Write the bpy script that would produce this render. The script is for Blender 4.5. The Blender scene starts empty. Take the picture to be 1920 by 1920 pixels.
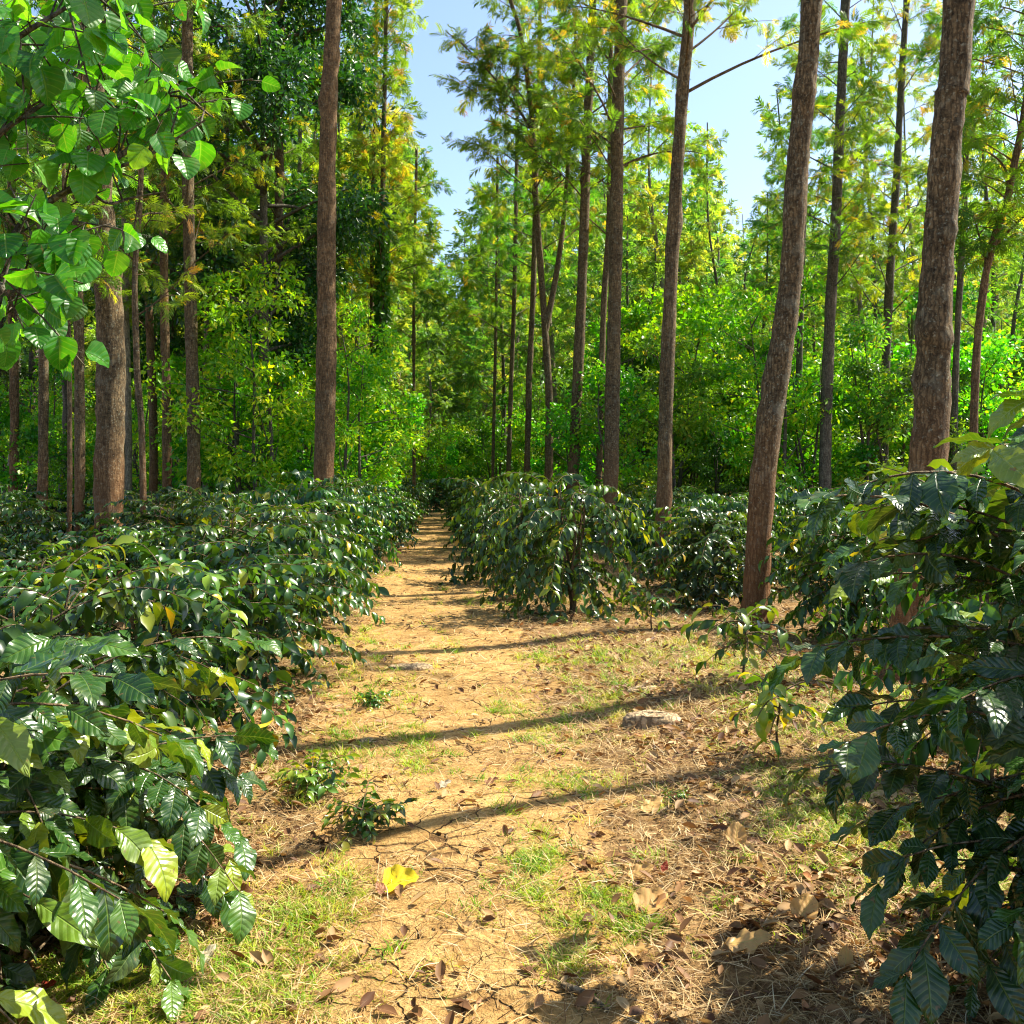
import bpy, math, random
import numpy as np
from mathutils import Vector

# ------------------------------------------------------------------ camera, world, sun, exposure
scene = bpy.context.scene
C = scene.collection
F, HY, CH = 1800.0, 900.0, 1.55          # focal length in photo pixels, horizon row, eye height
cam_d = bpy.data.cameras.new('camera')
cam = bpy.data.objects.new('camera', cam_d)
C.objects.link(cam)
cam.location = (0, 0, CH)
cam.rotation_euler = (math.radians(90), 0, 0)
cam_d.sensor_width = 36
cam_d.lens = 36 * F / 1920
cam_d.shift_y = (HY - 960) / 1920
cam_d.clip_start = 0.05
cam_d.clip_end = 2000
scene.camera = cam

SUN_AZ = math.atan2(0.94, 0.36)           # clockwise from +Y (the viewing direction)
SUN_EL = math.radians(49)
world = bpy.data.worlds.new('World')
scene.world = world
world.use_nodes = True
wn = world.node_tree.nodes
wl = world.node_tree.links
sky = wn.new('ShaderNodeTexSky')
sky.sky_type = 'NISHITA'
sky.sun_disc = False
sky.sun_elevation = SUN_EL
sky.sun_rotation = SUN_AZ
sky.air_density = 1.0
sky.dust_density = 1.2
sky.ozone_density = 1.5
wn['Background'].inputs['Strength'].default_value = 0.11
wl.new(sky.outputs[0], wn['Background'].inputs[0])

sd = bpy.data.lights.new('sun', 'SUN')
sd.energy = 5.0
sd.angle = math.radians(0.5)
sd.color = (1.0, 0.94, 0.78)
sun = bpy.data.objects.new('sun', sd)
C.objects.link(sun)
sdir = Vector((math.sin(SUN_AZ) * math.cos(SUN_EL), math.cos(SUN_AZ) * math.cos(SUN_EL), math.sin(SUN_EL)))
sun.rotation_euler = sdir.to_track_quat('Z', 'Y').to_euler()
sun.location = sdir * 60

scene.view_settings.view_transform = 'Standard'
scene.view_settings.look = 'None'
scene.view_settings.exposure = 1.42
scene.view_settings.gamma = 1.0
scene.render.engine = 'CYCLES'
cy = scene.cycles
cy.max_bounces = 8
cy.diffuse_bounces = 4
cy.glossy_bounces = 2
cy.transmission_bounces = 4
cy.transparent_max_bounces = 4
cy.sample_clamp_indirect = 6
cy.caustics_reflective = False
cy.caustics_refractive = False
cy.use_denoising = True
cy.pixel_filter_type = 'BLACKMAN_HARRIS'
cy.filter_width = 1.15

# ------------------------------------------------------------------ helpers
R = np.random.RandomState
PI = math.pi


def at(px, py, Y):
    return np.array([(px - 960) / F * Y, Y, CH + (HY - py) / F * Y])


def gx(px, Y):
    return (px - 960) / F * Y


def ground_h(x, y):
    x = np.asarray(x, float); y = np.asarray(y, float)
    h = 0.018 * np.sin(x * 1.7 + 1.3 * np.sin(y * .7)) + 0.015 * np.sin(y * 1.9 + x * .6) + 0.03 * np.sin(x * .5 + y * .31)
    d = np.abs(x - path_c(y))
    h = h + 0.05 * np.clip((d - 0.8) / 1.0, 0, 1)
    return h * np.clip(1.2 - y / 90.0, 0, 1)


def path_c(y):
    y = np.asarray(y, float)
    return -0.05 - 0.068 * y + 0.10 * np.sin(y * 0.32 + .6)


def path_w(y):
    y = np.asarray(y, float)
    return 0.62 + 0.30 * np.clip((y - 3) / 6, 0, 1)


class MB:
    """collects quads (and per-vertex uv, tint) and builds one mesh"""
    def __init__(s):
        s.v = []; s.q = []; s.uv = []; s.t = []; s.n = 0; s.m = []; s.mi = 0

    def add(s, v, q, uv=None, tint=0.5):
        v = np.asarray(v, float).reshape(-1, 3)
        q = np.asarray(q, np.int64).reshape(-1, 4)
        s.v.append(v); s.q.append(q + s.n)
        s.uv.append(np.zeros((len(v), 2)) if uv is None else np.asarray(uv, float).reshape(-1, 2))
        s.t.append(np.full(len(v), tint) if np.isscalar(tint) else np.asarray(tint, float))
        s.m.append(np.full(len(q), s.mi)); s.n += len(v)

    def mesh(s, name, mat, smooth=True):
        v = np.concatenate(s.v); q = np.concatenate(s.q); uv = np.concatenate(s.uv); t = np.concatenate(s.t)
        me = bpy.data.meshes.new(name)
        me.vertices.add(len(v)); me.vertices.foreach_set('co', v.astype(np.float32).ravel())
        me.loops.add(q.size); me.loops.foreach_set('vertex_index', q.astype(np.int32).ravel())
        me.polygons.add(len(q))
        me.polygons.foreach_set('loop_start', np.arange(0, q.size, 4, dtype=np.int32))
        if smooth:
            me.polygons.foreach_set('use_smooth', np.ones(len(q), dtype=bool))
        me.update(calc_edges=True)
        ul = me.uv_layers.new(name='UVMap')
        ul.data.foreach_set('uv', uv[q.ravel()].astype(np.float32).ravel())
        a = me.attributes.new('tint', 'FLOAT', 'POINT')
        a.data.foreach_set('value', t.astype(np.float32))
        for m_ in (mat if isinstance(mat, (list, tuple)) else [mat]): me.materials.append(m_)
        me.polygons.foreach_set('material_index', np.concatenate(s.m).astype(np.int32))
        return me


def tag(o, label=None, cat=None, group=None, kind=None):
    if label: o['label'] = label
    if cat: o['category'] = cat
    if group: o['group'] = group
    if kind: o['kind'] = kind
    return o


def link(name, me, parent=None, loc=None):
    o = bpy.data.objects.new(name, me)
    C.objects.link(o)
    if parent is not None: o.parent = parent
    if loc is not None: o.location = loc
    return o


def empty(name, loc, rz=0):
    o = bpy.data.objects.new(name, None)
    C.objects.link(o)
    o.location = loc; o.rotation_euler = (0, 0, rz); o.empty_display_size = .2
    return o


def norm(a):
    return a / np.maximum(np.linalg.norm(a, axis=-1, keepdims=True), 1e-9)


def frames(d, up):
    """columns: x = width, y = along d, z = normal near up"""
    d = norm(d)
    x = norm(np.cross(d, up))
    z = np.cross(x, d)
    return np.stack([x, d, z], axis=-1)


def scatter(mb, tmpl, pos, d, up, scale, tint, wscale=None):
    """place template copies"""
    tv, tq, tuv = tmpl
    N, V = len(pos), len(tv)
    M = frames(d, up)
    sc = np.broadcast_to(np.asarray(scale, float), (N,))
    loc = tv[None] * sc[:, None, None]
    if wscale is not None:
        loc = loc * np.stack([wscale, np.ones(N), np.ones(N)], -1)[:, None, :]
    w = np.einsum('nij,nvj->nvi', M, loc) + pos[:, None, :]
    q = tq[None] + (np.arange(N) * V)[:, None, None]
    mb.add(w.reshape(-1, 3), q.reshape(-1, 4), np.tile(tuv, (N, 1)), np.repeat(tint, V))


def tube(mb, pts, rad, sides=6, tint=0.5):
    pts = np.asarray(pts, float); rad = np.asarray(rad, float)
    n = len(pts)
    t = norm(np.gradient(pts, axis=0))
    ref = np.array([0.0, 1.0, 0.0]) if abs(t[0][1]) < .9 else np.array([1.0, 0, 0])
    a = norm(np.cross(t, ref)); b = np.cross(t, a)
    th = np.arange(sides) / sides * 2 * PI
    ring = pts[:, None] + rad[:, None, None] * (np.cos(th)[None, :, None] * a[:, None] + np.sin(th)[None, :, None] * b[:, None])
    i = np.arange(n - 1)[:, None]; j = np.arange(sides)[None, :]
    q = np.stack([i * sides + j, i * sides + (j + 1) % sides, (i + 1) * sides + (j + 1) % sides, (i + 1) * sides + j], -1)
    L = np.concatenate([[0], np.cumsum(np.linalg.norm(np.diff(pts, axis=0), axis=1))])
    uv = np.stack([np.broadcast_to(j / sides, (n, sides)), np.broadcast_to(L[:, None], (n, sides))], -1)
    mb.add(ring.reshape(-1, 3), q.reshape(-1, 4), uv.reshape(-1, 2), tint)


# ------------------------------------------------------------------ leaf templates: (verts, quads, uv)
def grid_leaf(nl, nw, outline, fold=.15, droop=.15, ripple=0.0, nripple=8, cup=0.0, edge_wave=0.0, petiole=.0):
    """length 1 along y; outline(t) -> half width"""
    vs, uvs = [], []
    for i in range(nl + 1):
        t = i / nl
        w = outline(t)
        for j in range(nw + 1):
            s = j / nw * 2 - 1
            x = s * w
            z = abs(s) * w * fold * 2 - droop * t * t - cup * s * s * w
            z += ripple * math.sin(2 * PI * (t * nripple - abs(s) * .9)) * min(1, abs(s) * 3) * (w / .25)
            z += edge_wave * math.sin(t * 17 + 1.5 * (s > 0)) * s * s
            y = petiole + t * (1 - petiole) - droop * .35 * t ** 3
            vs.append((x, y, z)); uvs.append((s * .5 + .5, t))
    qs = []
    for i in range(nl):
        for j in range(nw):
            a = i * (nw + 1) + j
            qs.append((a, a + 1, a + nw + 2, a + nw + 1))
    return np.array(vs), np.array(qs), np.array(uvs)


def ell(wmax, p=.45, tip=1.0):
    def f(t):
        t = min(max(t, 0), 1)
        a = math.sin(PI * t ** (math.log(.5) / math.log(p))) ** .85 if 0 < t < 1 else 0
        return max(.003, wmax * a * (1 - .35 * tip * max(0, t - .75) / .25))
    return f


def heart(wmax):
    def f(t):
        a = (math.sin(PI * min(1, t ** .62)) ** .6) if 0 < t < 1 else 0
        return max(.003, wmax * a)
    return f


COFFEE_HI = [grid_leaf(18, 8, ell(.21 + .02 * k, .5), .12, .12 + .16 * k, .012, 8, .1, .035, .04) for k in range(3)]
COFFEE_MD = [grid_leaf(5, 2, ell(.22, .5), .22, .15 + .22 * k, 0, 1, 0, .03, .04) for k in range(3)]
COFFEE_LO = grid_leaf(2, 2, ell(.24, .5), .25, .3)
ROUND_HI = [grid_leaf(12, 8, heart(.46), .10 + .12 * k, .10 + .12 * k, .006, 5, .1, .02, .0) for k in range(3)]
ROUND_MD = grid_leaf(4, 2, heart(.44), .2, .2)
DRY_HI = [grid_leaf(10, 6, ell(.3, .5), -.25, -.25, .01, 6, -.5, .08), grid_leaf(10, 6, heart(.42), .1, -.12, .01, 5, -.3, .05)]


def lo_leaf(w=.22, fold=.06, droop=.12):
    v = np.array([(0, 0, 0), (-w, .42, fold), (0, .45, -droop * .25), (w, .42, fold), (0, 1, -droop)], float)
    q = np.array([(0, 2, 4, 1), (0, 3, 4, 2)])
    return v, q, np.array([(.5, 0), (0, .4), (.5, .45), (1, .4), (.5, 1)])


LO = lo_leaf()
LO_ROUND = lo_leaf(.38, .1, .15)


def frond(pairs, lw=.045, droop=.35, seed=0):
    """ferny silver-oak leaf: narrow leaflets along a drooping rachis"""
    r = R(seed)
    vs, qs, uvs = [], [], []

    def blade(p, d, L, w):
        d = d / np.linalg.norm(d)
        side = np.cross(d, [0, 0, 1.0]); side /= max(np.linalg.norm(side), 1e-6)
        k = len(vs)
        m = p + d * L * .4
        vs.extend([p, m - side * w * .5 + [0, 0, .01], p + d * L - [0, 0, L * .25], m + side * w * .5 + [0, 0, .01]])
        uvs.extend([(.5, 0), (0, .5), (.5, 1), (1, .5)])
        qs.append((k, k + 3, k + 2, k + 1))
    for i in range(pairs):
        t = .12 + .8 * i / pairs
        p = np.array([0, t, -droop * t * t])
        L = .42 * math.sin(PI * min(1, t * .75 + .22)) + .06
        for s in (-1, 1):
            d = np.array([s * (.8 + .2 * r.rand()), .75 + .25 * r.rand(), -.2 + .5 * (r.rand() - .5)])
            blade(p, d, L * (.8 + .4 * r.rand()), lw * (1 + .6 * r.rand()))
    blade(np.array([0, .3, -droop * .09]), np.array([0, 1, -.45]), .72, lw * .9)
    return np.array(vs), np.array(qs), np.array(uvs)


FROND = [frond(6, .07, .4, k) for k in range(3)]
FROND_LO = frond(3, .15, .4, 7)


# ------------------------------------------------------------------ materials
def new_mat(name):
    m = bpy.data.materials.new(name); m.use_nodes = True
    nt = m.node_tree
    for n in list(nt.nodes): nt.nodes.remove(n)
    out = nt.nodes.new('ShaderNodeOutputMaterial')
    return m, nt, out


def ramp(nt, stops, fac=None):
    r = nt.nodes.new('ShaderNodeValToRGB')
    e = r.color_ramp.elements
    while len(e) > 1: e.remove(e[-1])
    e[0].position = stops[0][0]; e[0].color = (*stops[0][1], 1)
    for p, c in stops[1:]:
        x = e.new(p); x.color = (*c, 1)
    if fac is not None: nt.links.new(fac, r.inputs[0])
    return r


def math_n(nt, op, a, b=None, c=None, clamp=False):
    n = nt.nodes.new('ShaderNodeMath'); n.operation = op; n.use_clamp = clamp
    for i, v in enumerate((a, b, c)):
        if v is None: continue
        if isinstance(v, (int, float)): n.inputs[i].default_value = v
        else: nt.links.new(v, n.inputs[i])
    return n.outputs[0]


def mixc(nt, fac, a, b, mode='MIX'):
    n = nt.nodes.new('ShaderNodeMix'); n.data_type = 'RGBA'; n.blend_type = mode
    for i, v in ((0, fac), (6, a), (7, b)):
        if isinstance(v, (int, float)): n.inputs[i].default_value = v
        elif isinstance(v, tuple): n.inputs[i].default_value = (*v, 1)
        else: nt.links.new(v, n.inputs[i])
    return n.outputs[2]


def noise(nt, vec, scale, detail=4, rough=.6):
    n = nt.nodes.new('ShaderNodeTexNoise')
    n.inputs['Scale'].default_value = scale; n.inputs['Detail'].default_value = detail
    n.inputs['Roughness'].default_value = rough
    if vec is not None: nt.links.new(vec, n.inputs['Vector'])
    return n


def leaf_mat(name, stops, trans=(2.0, 1.7, .5), tf=.38, rough=.4, spec=.5, veins=0, vary=.0, objvary=True, nveins=9):
    m, nt, out = new_mat(name)
    L = nt.links
    a = nt.nodes.new('ShaderNodeAttribute'); a.attribute_name = 'tint'
    col = ramp(nt, stops, a.outputs['Fac']).outputs[0]
    if objvary:
        oi = nt.nodes.new('ShaderNodeObjectInfo')
        hs = nt.nodes.new('ShaderNodeHueSaturation')
        L.new(math_n(nt, 'MULTIPLY_ADD', oi.outputs['Random'], .05, .478), hs.inputs['Hue'])
        r2 = math_n(nt, 'FRACT', math_n(nt, 'MULTIPLY', oi.outputs['Random'], 13.7))
        L.new(math_n(nt, 'MULTIPLY_ADD', r2, .5, .78), hs.inputs['Value'])
        L.new(col, hs.inputs['Color']); col = hs.outputs[0]
    geo = nt.nodes.new('ShaderNodeNewGeometry')
    nz = noise(nt, geo.outputs['Position'], 26 if veins else 9, 2)
    col = mixc(nt, .55, col, ramp(nt, [(.3, (.55, .6, .5)), (.7, (1.15, 1.12, 1.0))], nz.outputs[0]).outputs[0], 'MULTIPLY')
    normal = None
    if veins:
        uv = nt.nodes.new('ShaderNodeUVMap'); uv.uv_map = 'UVMap'
        sx = nt.nodes.new('ShaderNodeSeparateXYZ'); L.new(uv.outputs[0], sx.inputs[0])
        s = math_n(nt, 'ABSOLUTE', math_n(nt, 'SUBTRACT', sx.outputs[0], .5))          # 0..0.5
        ph = math_n(nt, 'SUBTRACT', math_n(nt, 'MULTIPLY', sx.outputs[1], nveins), math_n(nt, 'MULTIPLY', s, 3.2))
        tri = math_n(nt, 'ABSOLUTE', math_n(nt, 'SUBTRACT', math_n(nt, 'FRACT', ph), .5))   # 0 at centre of vein
        side = math_n(nt, 'SUBTRACT', 1.0, math_n(nt, 'MULTIPLY', tri, 9.0), clamp=True)
        mid = math_n(nt, 'SUBTRACT', 1.0, math_n(nt, 'MULTIPLY', s, 28.0), clamp=True)
        vein = math_n(nt, 'MAXIMUM', math_n(nt, 'MULTIPLY', side, .55), mid, clamp=True)
        col = mixc(nt, math_n(nt, 'MULTIPLY', vein, .5), col, mixc(nt, .6, col, (.35, .5, .12)), 'MIX')
        nsp = noise(nt, geo.outputs['Position'], 48, 3, .6)
        bl = ramp(nt, [(.66, (0, 0, 0)), (.70, (1, 1, 1))], nsp.outputs[0]).outputs[0]
        col = mixc(nt, math_n(nt, 'MULTIPLY', bl, .7), col, (.16, .09, .03))
        nd = noise(nt, geo.outputs['Position'], 6, 3, .6)
        dust = ramp(nt, [(.52, (0, 0, 0)), (.70, (1, 1, 1))], nd.outputs[0]).outputs[0]
        col = mixc(nt, math_n(nt, 'MULTIPLY', dust, .10), col, (.45, .36, .22))
        rv = math_n(nt, 'MULTIPLY_ADD', nd.outputs[0], .55, rough - .22, clamp=True)
        hgt = math_n(nt, 'SUBTRACT', math_n(nt, 'MULTIPLY', math_n(nt, 'SMOOTH_MIN', tri, .5, .2), 1.2), mid)
        bp = nt.nodes.new('ShaderNodeBump'); bp.inputs['Strength'].default_value = .6
        bp.inputs['Distance'].default_value = .004 * veins
        L.new(hgt, bp.inputs['Height']); normal = bp.outputs[0]
    bs = nt.nodes.new('ShaderNodeBsdfPrincipled')
    L.new(col, bs.inputs['Base Color'])
    bs.inputs['Roughness'].default_value = rough
    bs.inputs['Specular IOR Level'].default_value = spec
    tr = nt.nodes.new('ShaderNodeBsdfTranslucent')
    L.new(mixc(nt, 1.0, col, trans, 'MULTIPLY'), tr.inputs['Color'])
    if normal:
        L.new(normal, bs.inputs['Normal']); L.new(rv, bs.inputs['Roughness'])
    mx = nt.nodes.new('ShaderNodeMixShader'); mx.inputs[0].default_value = tf
    L.new(bs.outputs[0], mx.inputs[1]); L.new(tr.outputs[0], mx.inputs[2])
    L.new(mx.outputs[0], out.inputs[0])
    return m


def bark_mat(name, c_dark, c_light, lichen=.3, splash=True, zs=1.0):
    m, nt, out = new_mat(name)
    L = nt.links
    tc = nt.nodes.new('ShaderNodeTexCoord')
    mp = nt.nodes.new('ShaderNodeMapping'); mp.inputs['Scale'].default_value = (14, 14, 26)
    L.new(tc.outputs['Object'], mp.inputs[0])
    n1 = noise(nt, mp.outputs[0], 1.0, 6, .7)
    mp2 = nt.nodes.new('ShaderNodeMapping'); mp2.inputs['Scale'].default_value = (40, 40, 9)
    L.new(tc.outputs['Object'], mp2.inputs[0])
    n2 = noise(nt, mp2.outputs[0], 1.0, 5, .75)
    n3 = noise(nt, tc.outputs['Object'], 2.2, 3, .6)
    col = ramp(nt, [(.36, c_dark), (.62, c_light)], math_n(nt, 'ADD', math_n(nt, 'MULTIPLY', n1.outputs[0], .5), math_n(nt, 'MULTIPLY', n2.outputs[0], .5))).outputs[0]
    col = mixc(nt, .6, col, ramp(nt, [(.35, (.6, .6, .6)), (.65, (1.25, 1.2, 1.1))], n3.outputs[0]).outputs[0], 'MULTIPLY')
    mp3 = nt.nodes.new('ShaderNodeMapping'); mp3.inputs['Scale'].default_value = (30, 30, 5)
    L.new(tc.outputs['Object'], mp3.inputs[0])
    vo = nt.nodes.new('ShaderNodeTexVoronoi'); vo.feature = 'DISTANCE_TO_EDGE'; vo.inputs['Scale'].default_value = 1.0
    wa = nt.nodes.new('ShaderNodeVectorMath'); wa.operation = 'MULTIPLY_ADD'; wa.inputs[1].default_value = (1.6, 1.6, 1.6)
    L.new(n1.outputs['Color'], wa.inputs[0]); L.new(mp3.outputs[0], wa.inputs[2]); L.new(wa.outputs[0], vo.inputs['Vector'])
    fis = math_n(nt, 'MULTIPLY', math_n(nt, 'MINIMUM', vo.outputs[0], .16), 6.2, clamp=True)
    col = mixc(nt, math_n(nt, 'MULTIPLY', math_n(nt, 'SUBTRACT', 1.0, fis), .55), col, (.012, .009, .006))
    n5 = noise(nt, tc.outputs['Object'], 5.5, 4, .65)
    pat = ramp(nt, [(.56, (0, 0, 0)), (.64, (1, 1, 1))], n5.outputs[0]).outputs[0]
    col = mixc(nt, math_n(nt, 'MULTIPLY', pat, lichen * .55), col, (.27, .27, .20))
    n4 = noise(nt, tc.outputs['Object'], 34, 3, .7)
    spots = ramp(nt, [(.58, (0, 0, 0)), (.68, (1, 1, 1))], n4.outputs[0]).outputs[0]
    col = mixc(nt, math_n(nt, 'MULTIPLY', spots, lichen), col, (.42, .44, .33))
    if splash:
        sx = nt.nodes.new('ShaderNodeSeparateXYZ'); L.new(tc.outputs['Object'], sx.inputs[0])
        f = math_n(nt, 'MULTIPLY_ADD', sx.outputs[2], -.55, 1.3, clamp=True)
        f = math_n(nt, 'MULTIPLY', f, math_n(nt, 'MULTIPLY_ADD', n3.outputs[0], 1.0, .3), clamp=True)
        col = mixc(nt, math_n(nt, 'MULTIPLY', f, .75), col, mixc(nt, n2.outputs[0], (.16, .055, .018), (.36, .15, .05)))
    bs = nt.nodes.new('ShaderNodeBsdfPrincipled'); bs.inputs['Roughness'].default_value = .9
    bs.inputs['Specular IOR Level'].default_value = .2
    L.new(col, bs.inputs['Base Color'])
    bp = nt.nodes.new('ShaderNodeBump'); bp.inputs['Strength'].default_value = .8; bp.inputs['Distance'].default_value = .010
    L.new(math_n(nt, 'ADD', math_n(nt, 'ADD', n1.outputs[0], n2.outputs[0]), fis), bp.inputs['Height'])
    L.new(bp.outputs[0], bs.inputs['Normal'])
    L.new(bs.outputs[0], out.inputs[0])
    return m


def soil_mat(name, path=False):
    m, nt, out = new_mat(name)
    L = nt.links
    geo = nt.nodes.new('ShaderNodeNewGeometry')
    P = geo.outputs['Position']
    nb = noise(nt, P, .8, 4, .6); nm = noise(nt, P, 7, 6, .7); nf = noise(nt, P, 60, 4, .7)
    if path:
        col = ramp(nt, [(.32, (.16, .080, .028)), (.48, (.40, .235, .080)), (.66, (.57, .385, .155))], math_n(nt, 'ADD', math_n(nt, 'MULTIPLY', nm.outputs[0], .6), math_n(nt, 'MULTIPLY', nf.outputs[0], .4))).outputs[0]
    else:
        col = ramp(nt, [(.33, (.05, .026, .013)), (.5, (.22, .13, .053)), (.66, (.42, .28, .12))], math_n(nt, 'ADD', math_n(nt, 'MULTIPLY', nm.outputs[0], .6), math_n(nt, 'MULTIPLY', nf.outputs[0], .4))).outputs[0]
    col = mixc(nt, .5, col, ramp(nt, [(.38, (.58, .54, .48)), (.60, (1.12, 1.08, 1.0))], nb.outputs[0]).outputs[0], 'MULTIPLY')
    # drying cracks
    wv = nt.nodes.new('ShaderNodeVectorMath'); wv.operation = 'MULTIPLY_ADD'
    nw = noise(nt, P, 5, 3, .6)
    L.new(nw.outputs['Color'], wv.inputs[0]); wv.inputs[1].default_value = (.12, .12, 0); L.new(P, wv.inputs[2])
    fl = nt.nodes.new('ShaderNodeVectorMath'); fl.operation = 'MULTIPLY'; fl.inputs[1].default_value = (1, 1, 0)
    L.new(wv.outputs[0], fl.inputs[0])
    vo = nt.nodes.new('ShaderNodeTexVoronoi'); vo.feature = 'DISTANCE_TO_EDGE'; vo.inputs['Scale'].default_value = 5.5
    L.new(fl.outputs[0], vo.inputs['Vector'])
    nc = noise(nt, P, 1.7, 2, .5)
    width = math_n(nt, 'MULTIPLY', math_n(nt, 'SUBTRACT', nc.outputs[0], .42, clamp=True), .20)
    crack = math_n(nt, 'SUBTRACT', 1.0, math_n(nt, 'DIVIDE', vo.outputs[0], math_n(nt, 'ADD', width, .0004)), clamp=True)
    crack = math_n(nt, 'MULTIPLY', crack, math_n(nt, 'GREATER_THAN', width, .003))
    if path:
        col = mixc(nt, math_n(nt, 'MULTIPLY', crack, .85, clamp=True), col, (.07, .03, .012))
    bs = nt.nodes.new('ShaderNodeBsdfPrincipled'); bs.inputs['Roughness'].default_value = .95
    bs.inputs['Specular IOR Level'].default_value = .15
    L.new(col, bs.inputs['Base Color'])
    h = math_n(nt, 'ADD', math_n(nt, 'MULTIPLY', nm.outputs[0], 1.0), math_n(nt, 'MULTIPLY', nf.outputs[0], .35))
    if path: h = math_n(nt, 'SUBTRACT', h, math_n(nt, 'MULTIPLY', crack, .6))
    bp = nt.nodes.new('ShaderNodeBump'); bp.inputs['Strength'].default_value = 1.0; bp.inputs['Distance'].default_value = .035
    L.new(h, bp.inputs['Height']); L.new(bp.outputs[0], bs.inputs['Normal'])
    L.new(bs.outputs[0], out.inputs[0])
    return m


G1, G2, G3, YL = (.015, .05, .012), (.03, .10, .018), (.06, .16, .02), (.45, .33, .02)
M = {}
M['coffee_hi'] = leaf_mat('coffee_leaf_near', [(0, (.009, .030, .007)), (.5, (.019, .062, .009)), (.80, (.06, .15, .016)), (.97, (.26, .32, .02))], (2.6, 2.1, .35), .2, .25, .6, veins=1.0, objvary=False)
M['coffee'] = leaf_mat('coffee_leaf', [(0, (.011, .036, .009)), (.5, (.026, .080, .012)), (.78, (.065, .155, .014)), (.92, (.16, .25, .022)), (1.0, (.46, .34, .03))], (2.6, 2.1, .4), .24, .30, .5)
M['oak'] = leaf_mat('silver_oak_leaf', [(0, (.035, .10, .022)), (.4, (.11, .24, .025)), (.75, (.26, .39, .03)), (.9, (.46, .42, .035)), (1, (.42, .24, .05))], (1.7, 1.6, .5), .5, .5, .35)
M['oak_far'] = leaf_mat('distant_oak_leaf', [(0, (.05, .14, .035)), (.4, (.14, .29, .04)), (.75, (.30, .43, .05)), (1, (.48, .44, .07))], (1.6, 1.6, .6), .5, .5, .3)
M['bright'] = leaf_mat('bright_shrub_leaf', [(0, (.03, .13, .008)), (.4, (.075, .27, .012)), (.75, (.22, .46, .018)), (1, (.55, .54, .02))], (1.6, 1.6, .35), .5, .38, .5)
M['dark'] = leaf_mat('dark_tree_leaf', [(0, (.014, .048, .014)), (.5, (.035, .11, .02)), (1, (.16, .27, .03))], (2.2, 2.0, .5), .33, .3, .6)
M['round'] = leaf_mat('round_leaf', [(0, (.02, .11, .010)), (.5, (.045, .22, .012)), (.85, (.09, .33, .016)), (1, (.32, .40, .03))], (2.6, 2.1, .4), .45, .3, .5, veins=.7, objvary=False, nveins=6)
M['grass'] = leaf_mat('grass_blade', [(0, (.09, .24, .010)), (.45, (.24, .40, .015)), (.75, (.46, .48, .04)), (1, (.58, .46, .18))], (1.7, 1.6, .6), .35, .5, .3, objvary=False)
M['straw'] = leaf_mat('dry_straw', [(0, (.18, .085, .035)), (.45, (.46, .29, .12)), (.8, (.66, .48, .26)), (1, (.78, .68, .50))], (1.2, 1.1, .8), .2, .7, .25, objvary=False)
M['litter'] = leaf_mat('dry_leaf_litter', [(0, (.09, .035, .015)), (.5, (.28, .14, .055)), (.9, (.52, .34, .16)), (1, (.50, .10, .04))], (1.3, 1.1, .7), .15, .6, .3, objvary=False)


def plain_leaf(name, a, b, trans=(1.4, 1.2, .6)):
    return leaf_mat(name, [(0, a), (1, b)], trans, .2, .5, .35, veins=.6, objvary=False, nveins=6)


M['yellow_leaf'] = plain_leaf('yellow_leaf', (.80, .62, .012), (.85, .68, .02))
M['brown_leaf'] = plain_leaf('brown_leaf', (.20, .075, .035), (.30, .12, .06))
M['tan_leaf'] = plain_leaf('tan_leaf', (.50, .27, .08), (.60, .36, .14))
M['red_leaf'] = plain_leaf('red_leaf', (.33, .02, .015), (.42, .05, .02))
M['pale_leaf'] = plain_leaf('pale_leaf', (.55, .45, .34), (.65, .56, .42))
M['bark'] = bark_mat('silver_oak_bark', (.030, .022, .012), (.25, .172, .090), .45)
M['bark_red'] = bark_mat('reddish_bark', (.06, .036, .018), (.30, .185, .095), .3)
M['bark_pale_lit'] = bark_mat('pale_lit_bark', (.10, .085, .06), (.42, .36, .26), .3, splash=False)  # pale tone puts the light on the slim, distant trunks into the bark colour
M['bark_grey'] = bark_mat('grey_bark', (.05, .045, .035), (.19, .16, .12), .35, splash=False)
M['twig'] = bark_mat('twig_bark', (.10, .065, .035), (.30, .21, .12), .2, splash=False)
M['stone'] = bark_mat('stone', (.46, .31, .17), (.66, .49, .30), .1, splash=False)
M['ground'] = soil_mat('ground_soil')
M['path'] = soil_mat('path_dirt', True)


# ------------------------------------------------------------------ ground and path
def sheet(name, xs, ys, zf, mat):
    X, Y = np.meshgrid(xs, ys)
    Z = zf(X, Y)
    nx, ny = len(xs), len(ys)
    i = np.arange(ny - 1)[:, None]; j = np.arange(nx - 1)[None]
    q = np.stack([i * nx + j, i * nx + j + 1, (i + 1) * nx + j + 1, (i + 1) * nx + j], -1).reshape(-1, 4)
    mb = MB(); mb.add(np.stack([X, Y, Z], -1).reshape(-1, 3), q)
    return link(name, mb.mesh(name, mat))


def spaced(lo, hi, near0, near1, step, grow=1.25):
    a = list(np.arange(near0, near1 + step * .5, step))
    s = step
    while a[-1] < hi: s *= grow; a.append(a[-1] + s)
    s = step
    while a[0] > lo: s *= grow; a.insert(0, a[0] - s)
    return np.array(a)


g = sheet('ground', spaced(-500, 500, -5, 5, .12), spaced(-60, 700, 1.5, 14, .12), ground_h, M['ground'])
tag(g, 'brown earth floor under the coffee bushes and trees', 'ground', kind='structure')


def ragged(y, k):
    return .10 * np.sin(y * 2.1 + k) + .07 * np.sin(y * 5.3 + 2 * k) + .045 * np.sin(y * 13 + k * 3) + .03 * np.sin(y * 29 + k)


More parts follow.
